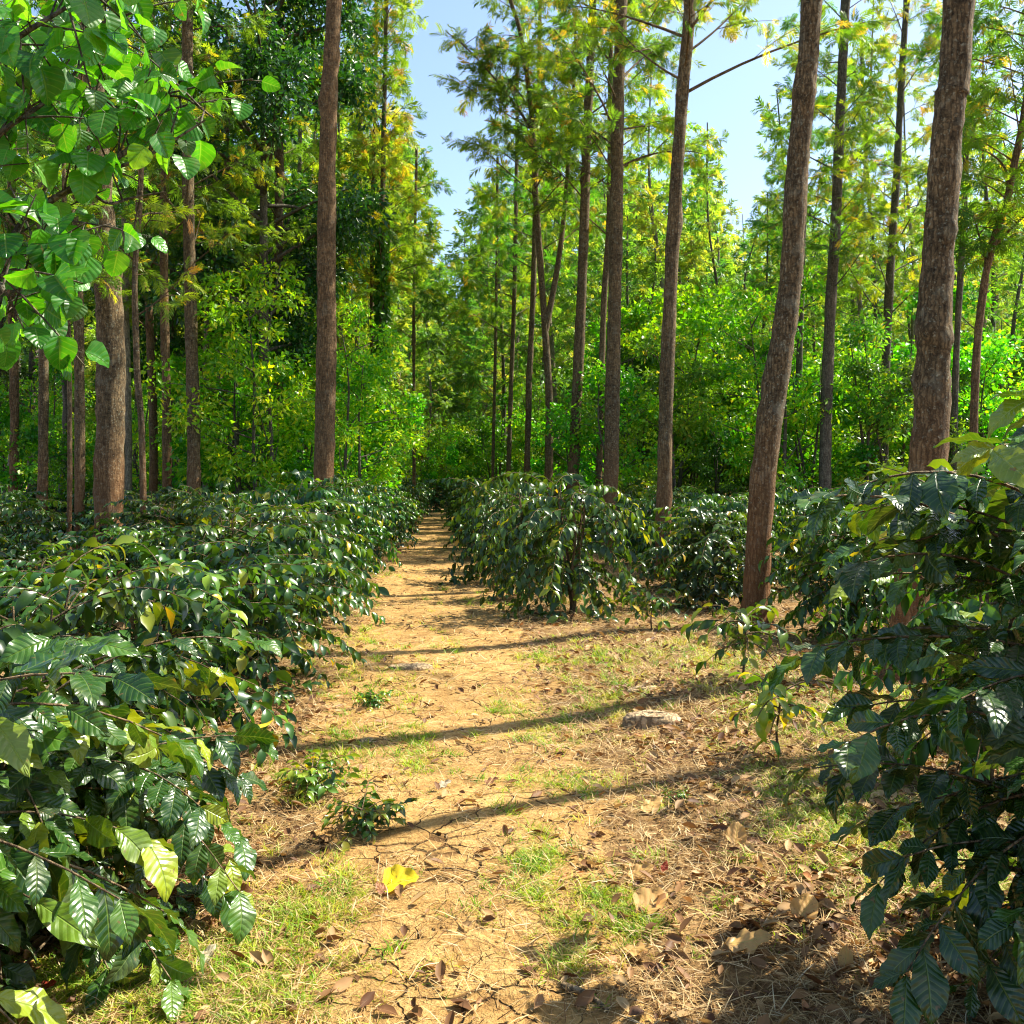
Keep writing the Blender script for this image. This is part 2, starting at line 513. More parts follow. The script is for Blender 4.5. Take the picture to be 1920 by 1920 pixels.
ys = np.concatenate([np.arange(.8, 16, .07), np.arange(16, 47, .35)])
nxp = 24
S = np.linspace(-1, 1, nxp + 1)
cx, w = path_c(ys), path_w(ys)
X = np.where(S[None] < 0, cx[:, None] + S[None] * (w + ragged(ys, 1.0))[:, None], cx[:, None] + S[None] * (w + ragged(ys, 4.0))[:, None])
Yg = np.repeat(ys[:, None], nxp + 1, 1)
Z = ground_h(X, Yg) + .004 + .011 * np.abs(np.sin(X * 9 + 2 * np.sin(Yg * 5)) * np.sin(Yg * 8 + 1.5 * np.sin(X * 7))) * (1 - S[None] ** 4)
i = np.arange(len(ys) - 1)[:, None]; j = np.arange(nxp)[None]
q = np.stack([i * (nxp + 1) + j, i * (nxp + 1) + j + 1, (i + 1) * (nxp + 1) + j + 1, (i + 1) * (nxp + 1) + j], -1).reshape(-1, 4)
mb = MB(); mb.add(np.stack([X, Yg, Z], -1).reshape(-1, 3), q)
tag(link('path', mb.mesh('path', M['path'])), 'cracked orange dirt path running through the plantation', 'path', kind='structure')


# ------------------------------------------------------------------ trees
def smooth_path(pts, n):
    """Catmull-Rom through control points"""
    p = np.asarray(pts, float)
    p = np.vstack([2 * p[0] - p[1], p, 2 * p[-1] - p[-2]])
    out = []
    segs = len(p) - 3
    for u in np.linspace(0, segs - 1e-6, n):
        k = int(u); t = u - k
        a, b, c, d = p[k:k + 4]
        out.append(.5 * ((2 * b) + (-a + c) * t + (2 * a - 5 * b + 4 * c - d) * t * t + (-a + 3 * b - 3 * c + d) * t ** 3))
    return np.array(out)


def trunk_tube(mb, pts, rad, rng, sides=14, knobs=4, flare=True):
    """uneven trunk: several knots and swellings"""
    n = len(pts)
    L = np.linspace(0, 1, n)
    rr = np.array(rad, float) * (1 + .035 * np.sin(L * 37 + rng.rand() * 6) + .02 * np.sin(L * 91 + rng.rand() * 6))
    t0 = mb.n
    tube(mb, pts, rr, sides)
    v = mb.v[-1].reshape(n, sides, 3)
    c = pts[:, None]
    off = v - c
    for _ in range(knobs):
        k = rng.randint(int(n * .08), n); s = rng.randint(sides)
        for i in range(max(0, k - 2), min(n, k + 3)):
            for jj in (-1, 0, 1):
                off[i, (s + jj) % sides] *= 1 + .34 * math.exp(-(i - k) ** 2 / 1.2) * (1 if jj == 0 else .5)
    off *= 1 + .04 * rng.randn(n, sides)[..., None]
    if flare:
        th = np.arange(sides) / sides * 2 * PI
        lob = 1 + .45 * np.sin(4 * th + rng.rand() * 6) + .25 * np.sin(7 * th + rng.rand() * 6)
        off *= 1 + .55 * np.exp(-(pts[:, 2] - pts[0, 2]) / .16)[:, None, None] * lob[None, :, None]
    mb.v[-1] = (c + off).reshape(-1, 3)


def trunk_at(pts, z):
    i = np.searchsorted(pts[:, 2], z)
    i = min(max(i, 1), len(pts) - 1)
    a, b = pts[i - 1], pts[i]
    t = np.clip((z - a[2]) / max(b[2] - a[2], 1e-6), 0, 1)
    return a + (b - a) * t


def limbs(mb, pts, r_of, rng, z0, z1, n, Lmax, rise=.6, leafgap=.10, bare=.35, azr=None, shape=1.0, sub=4, top_r=.01):
    """grow limbs on a trunk; returns leaf anchor positions and directions"""
    P, D = [], []
    az = rng.rand() * 6.28
    for k in range(n):
        u = (k + rng.rand() * .8) / n
        z = z0 + (z1 - z0) * u
        az += 2.4 + rng.randn() * .4
        a = az if azr is None else azr[0] + (azr[1] - azr[0]) * rng.rand()
        o = trunk_at(pts, z)
        prof = (1 - u) ** .6 * .85 + .25 if shape > 0 else .6 + .4 * math.sin(PI * u)
        L = Lmax * prof * (.6 + .6 * rng.rand())
        h = np.array([math.cos(a), math.sin(a), 0])
        el = rise * (.6 + .7 * rng.rand())
        m = 7
        tt = np.linspace(0, 1, m)
        bend = rng.randn(3) * .12 * L
        line = o + np.outer(tt * L, h * math.cos(el) + np.array([0, 0, math.sin(el)])) + np.outer(tt ** 2, bend) - np.outer(tt ** 2, [0, 0, .12 * L * rng.rand()])
        r0 = min(r_of(z) * .28, .008 * L + .005)
        tube(mb, line, r0 * (1 - tt * .8) + .002, 5)
        for s in range(sub + 1):
            t = bare + (1 - bare) * (s + rng.rand() * .6) / (sub + 1)
            if s == sub:
                tw = line[-3:]
            else:
                b = line[0] + (line[-1] - line[0]) * t
                kk = t * (m - 1); ki = min(int(kk), m - 2); b = line[ki] + (line[ki + 1] - line[ki]) * (kk - ki)
                a2 = a + (1 if s % 2 else -1) * (.5 + .7 * rng.rand())
                l2 = L * (.22 + .28 * rng.rand()) + .12
                d2 = np.array([math.cos(a2), math.sin(a2), .35 + .5 * rng.randn() * .5])
                t2 = np.linspace(0, 1, 5)
                tw = b + np.outer(t2 * l2, d2) - np.outer(t2 ** 2, [0, 0, .18 * l2])
                tube(mb, tw, .006 * (1 - t2 * .7) + .0012, 4)
            seg = np.linalg.norm(tw[-1] - tw[0])
            cnt = max(2, int(seg / leafgap))
            for c in range(cnt):
                f = .15 + .85 * (c + rng.rand()) / cnt
                kk = min(f, .999) * (len(tw) - 1); ki = int(kk)
                P.append(tw[ki] + (tw[ki + 1] - tw[ki]) * (kk - ki))
                dd = norm(tw[ki + 1] - tw[ki])
                D.append(dd * .6 + rng.randn(3) * .65 + np.array([0, 0, -.05]))
    return np.array(P), np.array(D)


def leaf_tint(rng, n, lo=.0, hi=.8, yel=.06):
    t = lo + (hi - lo) * rng.rand(n)
    t = np.where(rng.rand(n) < yel, .88 + .12 * rng.rand(n), t)
    return t


def oak_parts(rng, pts, rad, z0, z1, n, Lmax, fs=.26, gap=.10, mat='oak', bark='bark', rise=.6, azr=None, sides=14, lowdet=False, extra=None, nf=1, shape=1.0, bare=.35, knobs=4, hue=(0., .8), yel=.08):
    tb, lb = MB(), MB()
    pts = np.asarray(pts); rad = np.asarray(rad)
    trunk_tube(tb, pts, rad, rng, sides, knobs)

    def r_of(z): return float(np.interp(z, pts[:, 2], rad))
    lb.mi = 1
    Ps, Ds = limbs(lb, pts, r_of, rng, z0, z1, n, Lmax, rise, gap, bare, azr, shape)
    if extra:
        for e in extra:
            ep = smooth_path(e['pts'], 24)
            er = np.linspace(e['r0'], e['r1'], 24)
            tube(lb, ep, er, 8)
            if e.get('n'):
                zo = np.argsort(ep[:, 2]); eps = ep[zo]
                P2, D2 = limbs(lb, eps, lambda z: e['r0'], rng, e['z0'], ep[:, 2].max(), e['n'], e['L'], rise, gap, bare, None, shape)
                Ps = np.vstack([Ps, P2]); Ds = np.vstack([Ds, D2])
    lb.mi = 0
    N = len(Ps)
    # clumpy colour: branches differ
    base = .5 + .5 * np.sin(Ps[:, 0] * 2.3 + Ps[:, 2] * 1.1 + rng.rand() * 9)
    tint = np.clip(hue[0] + (hue[1] - hue[0]) * (.5 * base + .5 * rng.rand(N)), 0, 1)
    tint = np.where(rng.rand(N) < yel, .85 + .15 * rng.rand(N), tint)
    up = norm(np.array([0, 0, 1.0]) + rng.randn(N, 3) * .6)
    sc = fs * (.6 + .7 * rng.rand(N))
    if lowdet:
        scatter(lb, FROND_LO, Ps, Ds, up, sc, tint)
    else:
        k = rng.randint(0, 3, N)
        for a in range(3):
            m = k == a
            if m.any(): scatter(lb, FROND[a], Ps[m], Ds[m], up[m], sc[m], tint[m])
    return tb.mesh('trunk', M[bark]), lb.mesh('crown', [M[mat], M[bark]])


def put_tree(name, loc, meshes, label, cat, group, rz=0, scale=1.0):
    o = empty(name, loc, rz)
    o.scale = (scale,) * 3
    link('trunk', meshes[0], o)
    link('crown', meshes[1], o)
    return tag(o, label, cat, group)


def pix_tree(Y, ctrl, H, r0, r1, bury=.05):
    """ctrl: (px, py) points of the trunk seen at distance Y, first = base. Continues to height H. Local coordinates."""
    bx = gx(ctrl[0][0], Y)
    bz = float(ground_h(bx, Y))
    pts = [at(px, py, Y) for px, py in ctrl]
    pts[0][2] = bz - bury
    last, prev = pts[-1], pts[-2]
    if last[2] < H:
        d = (last - prev); d = d / max(d[2], .01)
        for f in (.5, 1.0):
            z = last[2] + (H - last[2]) * f
            p = last + d * (z - last[2]) * .6
            p[2] = z; pts.append(p)
    n = max(24, int(H * 5))
    p = smooth_path(pts, n)
    o = np.array([bx, Y, bz])
    p = p - o
    p[:, 1] += .08 * np.sin(p[:, 2] * .6)
    u = (p[:, 2] - p[0, 2]) / max(p[-1, 2], 1)
    vis = max((at(0, 0, Y)[2]) / H, .2)
    rad = np.where(u < vis, r0 + (r1 - r0) * u / vis, r1 * (1 - (u - vis) / max(1 - vis, .01)) ** .8 + .012)
    return p, rad, tuple(o)


trees_group = 'silver oak trees in the plantation'
oak_hero = [
    # name extra label, Y, ctrl, H, r0, r1, z0, n, Lmax, kw
    ('thick bumpy silver oak trunk rising behind the big foreground coffee bush', 7.2, [(1690, 1300), (1752, 820), (1760, 600), (1772, 400), (1785, 200), (1800, 0)], 15, .138, .106, 8.5, 22, 1.9, dict(knobs=14)),
    ('leaning silver oak with pale lit right edge beside the small coffee sapling', 10, [(1415, 1185), (1433, 900), (1462, 700), (1486, 520), (1495, 330), (1508, 170), (1519, 0)], 15, .138, .105, 6.6, 26, 2.0, dict(knobs=10)),
    ('silver oak whose foot stands at the right end of the shady coffee bush', 14.5, [(1243, 1092), (1247, 900), (1253, 680), (1262, 450), (1275, 220), (1292, 0)], 15, .118, .086, 7.3, 50, 2.6, dict(knobs=8, hue=(.2, .95), yel=.2)),
    ('stout pale silver oak with a thin dark trunk close on its left', 20, [(1142, 890), (1150, 700), (1155, 400), (1158, 200), (1166, 0)], 18, .165, .115, 7.6, 46, 2.4, {}),
    ('thin dark silver oak squeezed against the left of the stout pale trunk', 23, [(1120, 885), (1131, 600), (1142, 400), (1144, 200), (1148, 0)], 17, .085, .055, 7.0, 26, 1.8, {}),
    ('slender pale-edged silver oak between the forked tree and the paired trunks', 23, [(1069, 870), (1084, 700), (1093, 480), (1101, 250), (1112, 0)], 18, .145, .09, 7.5, 34, 2.2, dict(hue=(.2, .9), yel=.15)),
    ('dark broad silver oak at the far left standing among low coffee bushes', 13.5, [(200, 1060), (203, 800), (203, 600), (192, 440), (180, 250), (172, 0)], 15, .205, .165, 5.2, 30, 2.2, dict(bark='bark')),
    ('tall straight silver oak sunlit down its right side left of the path', 17.5, [(602, 960), (610, 700), (613, 450), (618, 200), (627, 0)], 18, .205, .135, 10.4, 24, 2.2, dict(bark='bark_red', knobs=8)),
    ('medium silver oak with orange foot, between the reddish trunk and the tall sunlit trunk', 19, [(364, 960), (360, 780), (357, 600), (355, 350), (352, 100)], 15, .135, .10, 5.0, 30, 2.0, {}),
    ('slim reddish silver oak just left of the medium orange-footed trunk', 21, [(312, 950), (310, 750), (308, 560), (311, 350), (313, 100)], 15, .10, .08, 6.0, 26, 1.8, dict(bark='bark_red')),
    ('thin wavy sapling directly right of the broad dark left trunk', 12.5, [(270, 1030), (262, 820), (253, 690), (250, 520), (262, 380), (266, 300)], 6.5, .045, .03, 3.6, 12, .9, dict(fs=.2)),
    ('very thin dark sapling left of the broad dark trunk', 12.5, [(128, 1020), (126, 820), (124, 640), (122, 500)], 6.0, .033, .022, 3.4, 10, .9, dict(fs=.2)),
    ('shaded dark trunk half hidden behind the broad dark left tree', 18.5, [(148, 960), (146, 750), (147, 500), (150, 200)], 14, .10, .08, 5.5, 24, 1.8, {}),
    ('shaded trunk with orange foot near the left border', 19, [(76, 950), (78, 780), (80, 500), (84, 200)], 14, .10, .07, 4.6, 24, 1.8, {}),
    ('short-looking shaded trunk seen low between medium and tall sunlit trunks', 24, [(519, 950), (520, 800), (523, 500), (525, 200)], 14, .14, .09, 5.0, 28, 2.2, {}),
    ('thin pale trunk leaning right of the forked tree gap, third slender one', 28, [(985, 900), (993, 700), (1000, 540), (1004, 350), (1010, 150)], 16, .10, .05, 6.5, 26, 2.0, {}),
    ('thin pale trunk nearest the path end on its right side', 32, [(950, 900), (957, 760), (964, 560), (968, 350)], 16, .085, .05, 6.0, 26, 2.2, dict(hue=(.2, .9))),
    ('very thin trunk standing right beside the end of the path', 34, [(922, 900), (926, 780), (930, 600), (932, 420)], 13, .06, .04, 4.0, 22, 1.8, {}),
    ('tall thin dark trunk left of the sky gap beside the ivy-clad trunk', 28, [(700, 930), (698, 600), (700, 330), (706, 0)], 17, .07, .05, 6.2, 40, 1.3, dict(hue=(.3, .95), yel=.25, rise=.9)),
    ('slim dark trunk in front of the bright bushy tree left of the path end', 33, [(776, 930), (776, 640), (778, 440), (780, 330)], 13, .06, .04, 6.0, 24, 1.5, {}),
    ('dark grey trunk in the bright thicket right of the leaning silver oak', 22, [(1545, 850), (1556, 600), (1565, 420), (1572, 260), (1588, 0)], 17, .145, .095, 5.8, 44, 1.6, dict(bark='bark_grey', hue=(.1, .85))),
    ('narrow grey trunk hidden partly by the leaning silver oak', 27, [(1500, 860), (1499, 700), (1503, 500), (1510, 300)], 15, .10, .06, 6.0, 30, 1.6, dict(bark='bark_grey')),
    ('grey trunk with a tuft of yellow foliage midway, right thicket', 25, [(1657, 800), (1665, 560), (1680, 330), (1690, 180), (1702, 0)], 17, .13, .075, 5.4, 44, 1.7, dict(bark='bark_grey', hue=(.3, .95), yel=.2)),
    ('thin grey trunk left of the yellow-tufted grey trunk', 32, [(1628, 840), (1640, 600), (1632, 400), (1622, 250), (1615, 80)], 16, .075, .05, 6.0, 36, 1.5, dict(bark='bark_grey')),
    ('slim orange-brown trunk between the thin wavy sapling and the slim reddish trunk', 24, [(287, 945), (285, 780), (280, 560), (282, 300)], 14, .11, .07, 5.0, 24, 1.6, dict(bark='bark_red')),
    ('thin pale trunk right of the medium orange-footed trunk, low behind coffee', 25, [(383, 940), (384, 800), (388, 600), (392, 350)], 14, .07, .05, 5.5, 24, 1.6, dict(bark='bark_pale_lit')),
    ('dark thin trunk midway between the orange-footed trunk and the short-looking trunk', 26, [(430, 940), (428, 760), (424, 560), (425, 300)], 14, .09, .06, 5.5, 26, 1.7, {}),
    ('slim shaded trunk just right of the broad dark left trunk', 22, [(240, 950), (238, 760), (236, 560), (236, 300)], 14, .08, .06, 5.0, 24, 1.6, dict(bark='bark_pale_lit')),
    ('leftmost slim trunk with an orange foot at the left border', 21, [(20, 950), (24, 760), (22, 560), (26, 300)], 14, .10, .07, 5.0, 24, 1.6, dict(bark='bark_red')),
    ('thin pole-like trunk left of the tall sunlit trunk, behind coffee tops', 27, [(565, 945), (563, 760), (560, 560), (562, 300)], 15, .07, .05, 6.0, 26, 1.6, dict(bark='bark_pale_lit')),
    ('slim trunk right of the tall sunlit trunk before the ivy-clad one', 30, [(668, 940), (670, 700), (672, 500), (676, 250)], 16, .09, .06, 5.5, 36, 1.6, dict(bark='bark_pale_lit', hue=(.3, .95))),
    ('dark trunk tight against the right of the thick bumpy silver oak', 23, [(1788, 830), (1796, 600), (1808, 330), (1816, 100)], 15, .085, .06, 6.5, 30, 1.6, dict(bark='bark_grey')),
]
NT = 0
for k, (lab, Y, ctrl, H, r0, r1, z0, n, Lm, kw) in enumerate(oak_hero):
    rng = R(100 + k)
    p, rad, o = pix_tree(Y, ctrl, H, r0, r1)
    name = 'sapling' if 'sapling' in lab.split(' with ')[0].split(' beside')[0] else 'silver_oak'
    fs = kw.pop('fs', .16 + .0048 * Y)
    me = oak_parts(rng, p, rad, z0, H * .985, int(n * .82), Lm, fs=fs, gap=.055, **kw)
    put_tree(name, o, me, lab, 'tree', None if name == 'sapling' else trees_group)

# forked tree
Y = 25
p, rad, o = pix_tree(Y, [(1028, 915), (1030, 760), (1026, 680), (1022, 620), (1012, 480), (1004, 360), (998, 230), (978, 70), (958, 0)], 15, .115, .05)
off = np.array(o)
ex = [dict(pts=[at(1023, 620, Y) - off, at(1042, 520, Y) - off, at(1056, 420, Y) - off, at(1066, 300, Y) - off, at(1074, 200, Y) - off, at(1080, 30, Y) - off], r0=.085, r1=.03, n=12, L=1.6, z0=7.5),
      dict(pts=[at(1002, 250, Y) - off, at(968, 200, Y) - off, at(930, 150, Y) - off, at(880, 95, Y) - off, at(838, 60, Y) - off], r0=.04, r1=.012, n=14, L=1.2, z0=10.6)]
me = oak_parts(R(77), p, rad, 8.3, 14.6, 26, 2.2, fs=.38, gap=.1, extra=ex)
put_tree('forked_tree', o, me, 'slender forked tree splitting into a wide V, right of the path end', 'tree', None)

# crooked branching tree at the right border
Y = 19
p, rad, o = pix_tree(Y, [(1824, 860), (1832, 700), (1842, 560), (1856, 470), (1884, 380), (1900, 300), (1916, 220), (1935, 100)], 12, .085, .06)
off = np.array(o)
ex = [dict(pts=[at(1856, 470, Y) - off, at(1885, 440, Y) - off, at(1925, 400, Y) - off], r0=.04, r1=.02, n=3, L=.8, z0=5.5),
      dict(pts=[at(1888, 370, Y) - off, at(1886, 320, Y) - off, at(1860, 290, Y) - off, at(1822, 275, Y) - off], r0=.03, r1=.012, n=3, L=.6, z0=7.2),
      dict(pts=[at(1850, 490, Y) - off, at(1838, 450, Y) - off, at(1825, 400, Y) - off], r0=.03, r1=.01, n=8, L=.9, z0=5.6)]
me = oak_parts(R(78), p, rad, 6.3, 11.8, 34, 1.7, fs=.36, gap=.09, extra=ex, bark='bark_red', hue=(.1, .8), yel=.1, shape=-1)
put_tree('crooked_tree', o, me, 'crooked reddish tree with side branches at the right border', 'tree', None)

# off-frame neighbour whose trunk throws the shadow across the path
for (lab, x, Y, H, r, z0) in (('silver oak just outside the right border that shades the path', 4.4, 6.0, 14, .11, 9.5),):
    pts = smooth_path([(0, 0, -.05), (.05, .1, 2.5), (-.1, .05, 5), (.12, -.1, 8), (.1, 0, H)], 70)
    rad = np.linspace(r, .02, 70)
    me = oak_parts(R(55), pts, rad, z0, H * .98, 14, 1.5, fs=.28)
    put_tree('silver_oak', (x, Y, float(ground_h(x, Y))), me, lab, 'tree', trees_group)

# --- ivy-clad trunk
Y = 27
p, rad, o = pix_tree(Y, [(712, 940), (714, 700), (717, 500), (719, 250), (724, 0)], 17, .10, .055)
me = oak_parts(R(31), p, rad, 6.5, 16.6, 44, 1.4, fs=.4, gap=.09, hue=(.3, .95), yel=.2, rise=.9)
t = put_tree('ivy_clad_tree', o, me, 'slim trunk wrapped in pale climbing ivy left of the path end', 'tree', None)
rng = R(5)
iv = MB(); N = 1500
z = 2.5 + 6.5 * rng.rand(N) ** 1.1; a = rng.rand(N) * 6.28
cp = np.array([trunk_at(p, q_) for q_ in z])
rr = .10 + .10 * rng.rand(N)
h = np.stack([np.cos(a), np.sin(a), np.zeros(N)], -1)
scatter(iv, LO_ROUND, cp + h * rr[:, None], h * .5 + np.array([0, 0, -.8]) + rng.randn(N, 3) * .3, h + rng.randn(N, 3) * .3, .13 + .07 * rng.rand(N), rng.rand(N) * .6)
link('ivy', iv.mesh('ivy', M['bright']), t)


# ------------------------------------------------------------------ generic background trees and shrubs (shared meshes)
def oak_variant(seed, H, r, z0, n, L, fs, gap, mat='oak_far', hue=(0, .8), yel=.08, bark='bark_grey', low=True, rise=.6, shape=1.0):
    rng = R(seed)
    w = rng.randn(6) * .16
    pts = smooth_path([(0, 0, -.08), (w[0], w[1], H * .25), (w[2], w[3], H * .5), (w[4] * 1.8, w[5] * 1.8, H * .75), (w[4] * 2, w[0], H)], 60)
    rad = np.linspace(r, .02, 60) ** 1.0
    return oak_parts(rng, pts, rad, z0, H * .98, n, L, fs=fs, gap=gap, mat=mat, bark=bark, lowdet=low, sides=8, hue=hue, yel=yel, rise=rise, shape=shape)


def leafy_parts(seed, H, spread, z0, nl, nleaf, ls, mat, bark='bark_grey', tmpl=LO_ROUND, r=.06, clumps=40, stems=1, tint=(0, .85), yel=.05, csize=.4):
    """broadleaf tree or shrub: stems, limbs, leaf clumps spread unevenly through the crown"""
    rng = R(seed)
    tb, lb = MB(), MB()
    tips = []
    for s in range(stems):
        a = rng.rand() * 6.28; k = (0 if stems == 1 else .25 + .3 * rng.rand()) * spread
        top = np.array([math.cos(a) * k, math.sin(a) * k, H * (.8 + .2 * rng.rand())])
        pts = smooth_path([(rng.randn() * .03 * stems, rng.randn() * .03 * stems, -.05), top * [.3, .3, .35] + rng.randn(3) * [.08, .08, 0], top * [.7, .7, .7] + rng.randn(3) * [.12, .12, 0], top], 26)
        rad = np.linspace(r, r * .15, 26)
        tube(tb, pts, rad, 8)
        for q_ in range(max(2, nl // stems)):
            z = z0 + (top[2] - z0) * (q_ + rng.rand()) / max(2, nl // stems)
            o_ = trunk_at(pts, z)
            u = (z - z0) / max(top[2] - z0, .1)
            a2 = rng.rand() * 6.28
            L = spread * (.45 + .75 * math.sin(PI * min(.98, u * .8 + .15))) * (.6 + .5 * rng.rand())
            tt = np.linspace(0, 1, 6)
            d = np.array([math.cos(a2), math.sin(a2), .2 + .7 * rng.rand()]); d /= np.linalg.norm(d)
            line = o_ + np.outer(tt * L, d) + np.outer(tt ** 2, rng.randn(3) * .15 * L)
            lb.mi = 1; tube(lb, line, r * .3 * (1 - tt * .75) + .002, 5); lb.mi = 0
            tips += [line[-1], line[-2], line[3]]
    tips = np.array(tips)
    idx = rng.randint(0, len(tips), clumps)
    cc = tips[idx] + rng.randn(clumps, 3) * csize * .5
    cc[:, 2] = np.maximum(cc[:, 2], z0 * .6 + .15)
    cs = csize * (.5 + .9 * rng.rand(clumps))
    ct = tint[0] + (tint[1] - tint[0]) * rng.rand(clumps)
    which = rng.randint(0, clumps, nleaf)
    off = rng.randn(nleaf, 3); off *= (rng.rand(nleaf) ** .45 / np.linalg.norm(off, axis=1))[:, None]
    P = cc[which] + off * cs[which][:, None] * np.array([1, 1, .65])
    P[:, 2] = np.maximum(P[:, 2], .08)
    D = off + rng.randn(nleaf, 3) * .5 + np.array([0, 0, -.25])
    up = norm(np.array([0.15, -.1, .8]) + rng.randn(nleaf, 3) * .85)
    tn = np.clip(.6 * ct[which] + .4 * (tint[0] + (tint[1] - tint[0]) * rng.rand(nleaf)), 0, 1)
    tn = np.where(rng.rand(nleaf) < yel, .9 + .1 * rng.rand(nleaf), tn)
    scatter(lb, tmpl, P, D, up, ls * (.6 + .7 * rng.rand(nleaf)), tn)
    return tb.mesh('trunk', M[bark]), lb.mesh('crown', [M[mat], M[bark]])


OAKV = [oak_variant(1, 16, .14, 4.5, 44, 1.9, .34, .10, bark='bark_pale_lit'), oak_variant(2, 17, .13, 5.5, 44, 1.7, .34, .10, hue=(.2, .95), yel=.15, bark='bark_pale_lit'),
        oak_variant(3, 14, .12, 3.5, 44, 1.8, .34, .10, hue=(0, .6)), oak_variant(4, 18, .15, 6.5, 42, 2.2, .44, .13),
        oak_variant(5, 13, .09, 3.0, 44, 1.3, .40, .13, hue=(.3, 1.0), yel=.2, rise=1.0)]
SPARV = [oak_variant(101, 16, .13, 5.5, 30, 1.4, .30, .11, hue=(.1, .9), yel=.12), oak_variant(102, 17, .12, 6.5, 30, 1.3, .30, .11, hue=(.3, 1.0), yel=.2, bark='bark_pale_lit'),
         oak_variant(103, 14, .11, 5.0, 32, 1.3, .36, .12, hue=(0, .8)), oak_variant(104, 18, .13, 7.5, 34, 1.6, .38, .13), oak_variant(105, 13, .08, 4.0, 34, 1.0, .34, .12, hue=(.3, 1.0), yel=.2, rise=1.0)]
FARV = [oak_variant(11, 17, .16, 3.0, 64, 2.3, .52, .14), oak_variant(12, 15, .15, 2.5, 60, 2.1, .52, .14, hue=(.2, .95), bark='bark_pale_lit'), oak_variant(13, 19, .16, 4.0, 64, 2.1, .52, .14, hue=(0, .6))]
SHRUBV = [leafy_parts(21, 5.0, 1.5, .6, 16, 4200, .13, 'bright', clumps=60, stems=3, csize=.42, tint=(.1, .95)),
          leafy_parts(22, 6.0, 1.7, .8, 18, 4800, .13, 'bright', clumps=90, stems=2, tint=(.3, 1.0), csize=.42),
          leafy_parts(23, 4.0, 1.5, .4, 14, 4000, .12, 'bright', clumps=70, stems=4, tint=(.1, .85), csize=.4),
          leafy_parts(24, 6.5, 1.4, 1.0, 20, 4600, .14, 'bright', tmpl=LO, clumps=90, stems=2, tint=(.3, 1.0), yel=.12, csize=.36),
          leafy_parts(25, 5.0, 1.3, .8, 16, 4200, .13, 'dark', tmpl=LO, clumps=60, stems=3, tint=(.3, 1.0), csize=.36),
          leafy_parts(26, 6.0, 1.3, 1.2, 18, 3800, .15, 'oak', tmpl=LO, clumps=70, stems=2, tint=(.1, .9), csize=.34)]
DARKV = [leafy_parts(41, 17, 2.9, 4.5, 44, 26000, .17, 'dark', tmpl=LO, r=.18, clumps=230, csize=.62, tint=(0, .8)),
         leafy_parts(42, 15, 2.6, 3.6, 40, 22000, .17, 'dark', tmpl=LO, r=.16, clumps=200, csize=.62, tint=(.1, 1.0))]


def copy_tree(src, name, loc, rz, sc, sz=None):
    o = empty(name, loc, rz)
    o.scale = (sc, sc, sz or sc)
    link('trunk', src[0], o); link('crown', src[1], o)
    return o


LANDMARKS = [(-400, 'the left border'), (200, 'the broad dark left trunk'), (364, 'the medium orange-footed trunk'), (608, 'the tall sunlit left trunk'), (714, 'the ivy-clad trunk'),
             (830, 'the path end'), (1027, 'the forked tree'), (1150, 'the stout pale trunk'), (1252, 'the trunk behind the shady bush'), (1450, 'the leaning silver oak'), (1556, 'the dark grey trunk'), (1670, 'the yellow-tufted grey trunk'), (1760, 'the thick bumpy trunk')]
ORD = ['first', 'second', 'third', 'fourth', 'fifth', 'sixth', 'seventh', 'eighth', 'ninth', 'tenth', 'eleventh', 'twelfth', 'thirteenth', 'fourteenth', 'fifteenth', 'sixteenth', 'seventeenth', 'eighteenth', 'nineteenth', 'twentieth', 'twenty-first', 'twenty-second', 'twenty-third', 'twenty-fourth', 'twenty-fifth', 'twenty-sixth', 'twenty-seventh', 'twenty-eighth', 'twenty-ninth', 'thirtieth']
BULK = []          # (object, description, category, group)


def bulk(o, desc, cat, group):
    BULK.append((o, desc, cat, group, 960 + F * o.location.x / o.location.y))


def z_ok(x, Y):
    return float(ground_h(x, Y))


rng = R(900)
placed = []


def free(x, y, d):
    for a, b in placed:
        if (a - x) ** 2 + (b - y) ** 2 < d * d: return False
    placed.append((x, y)); return True


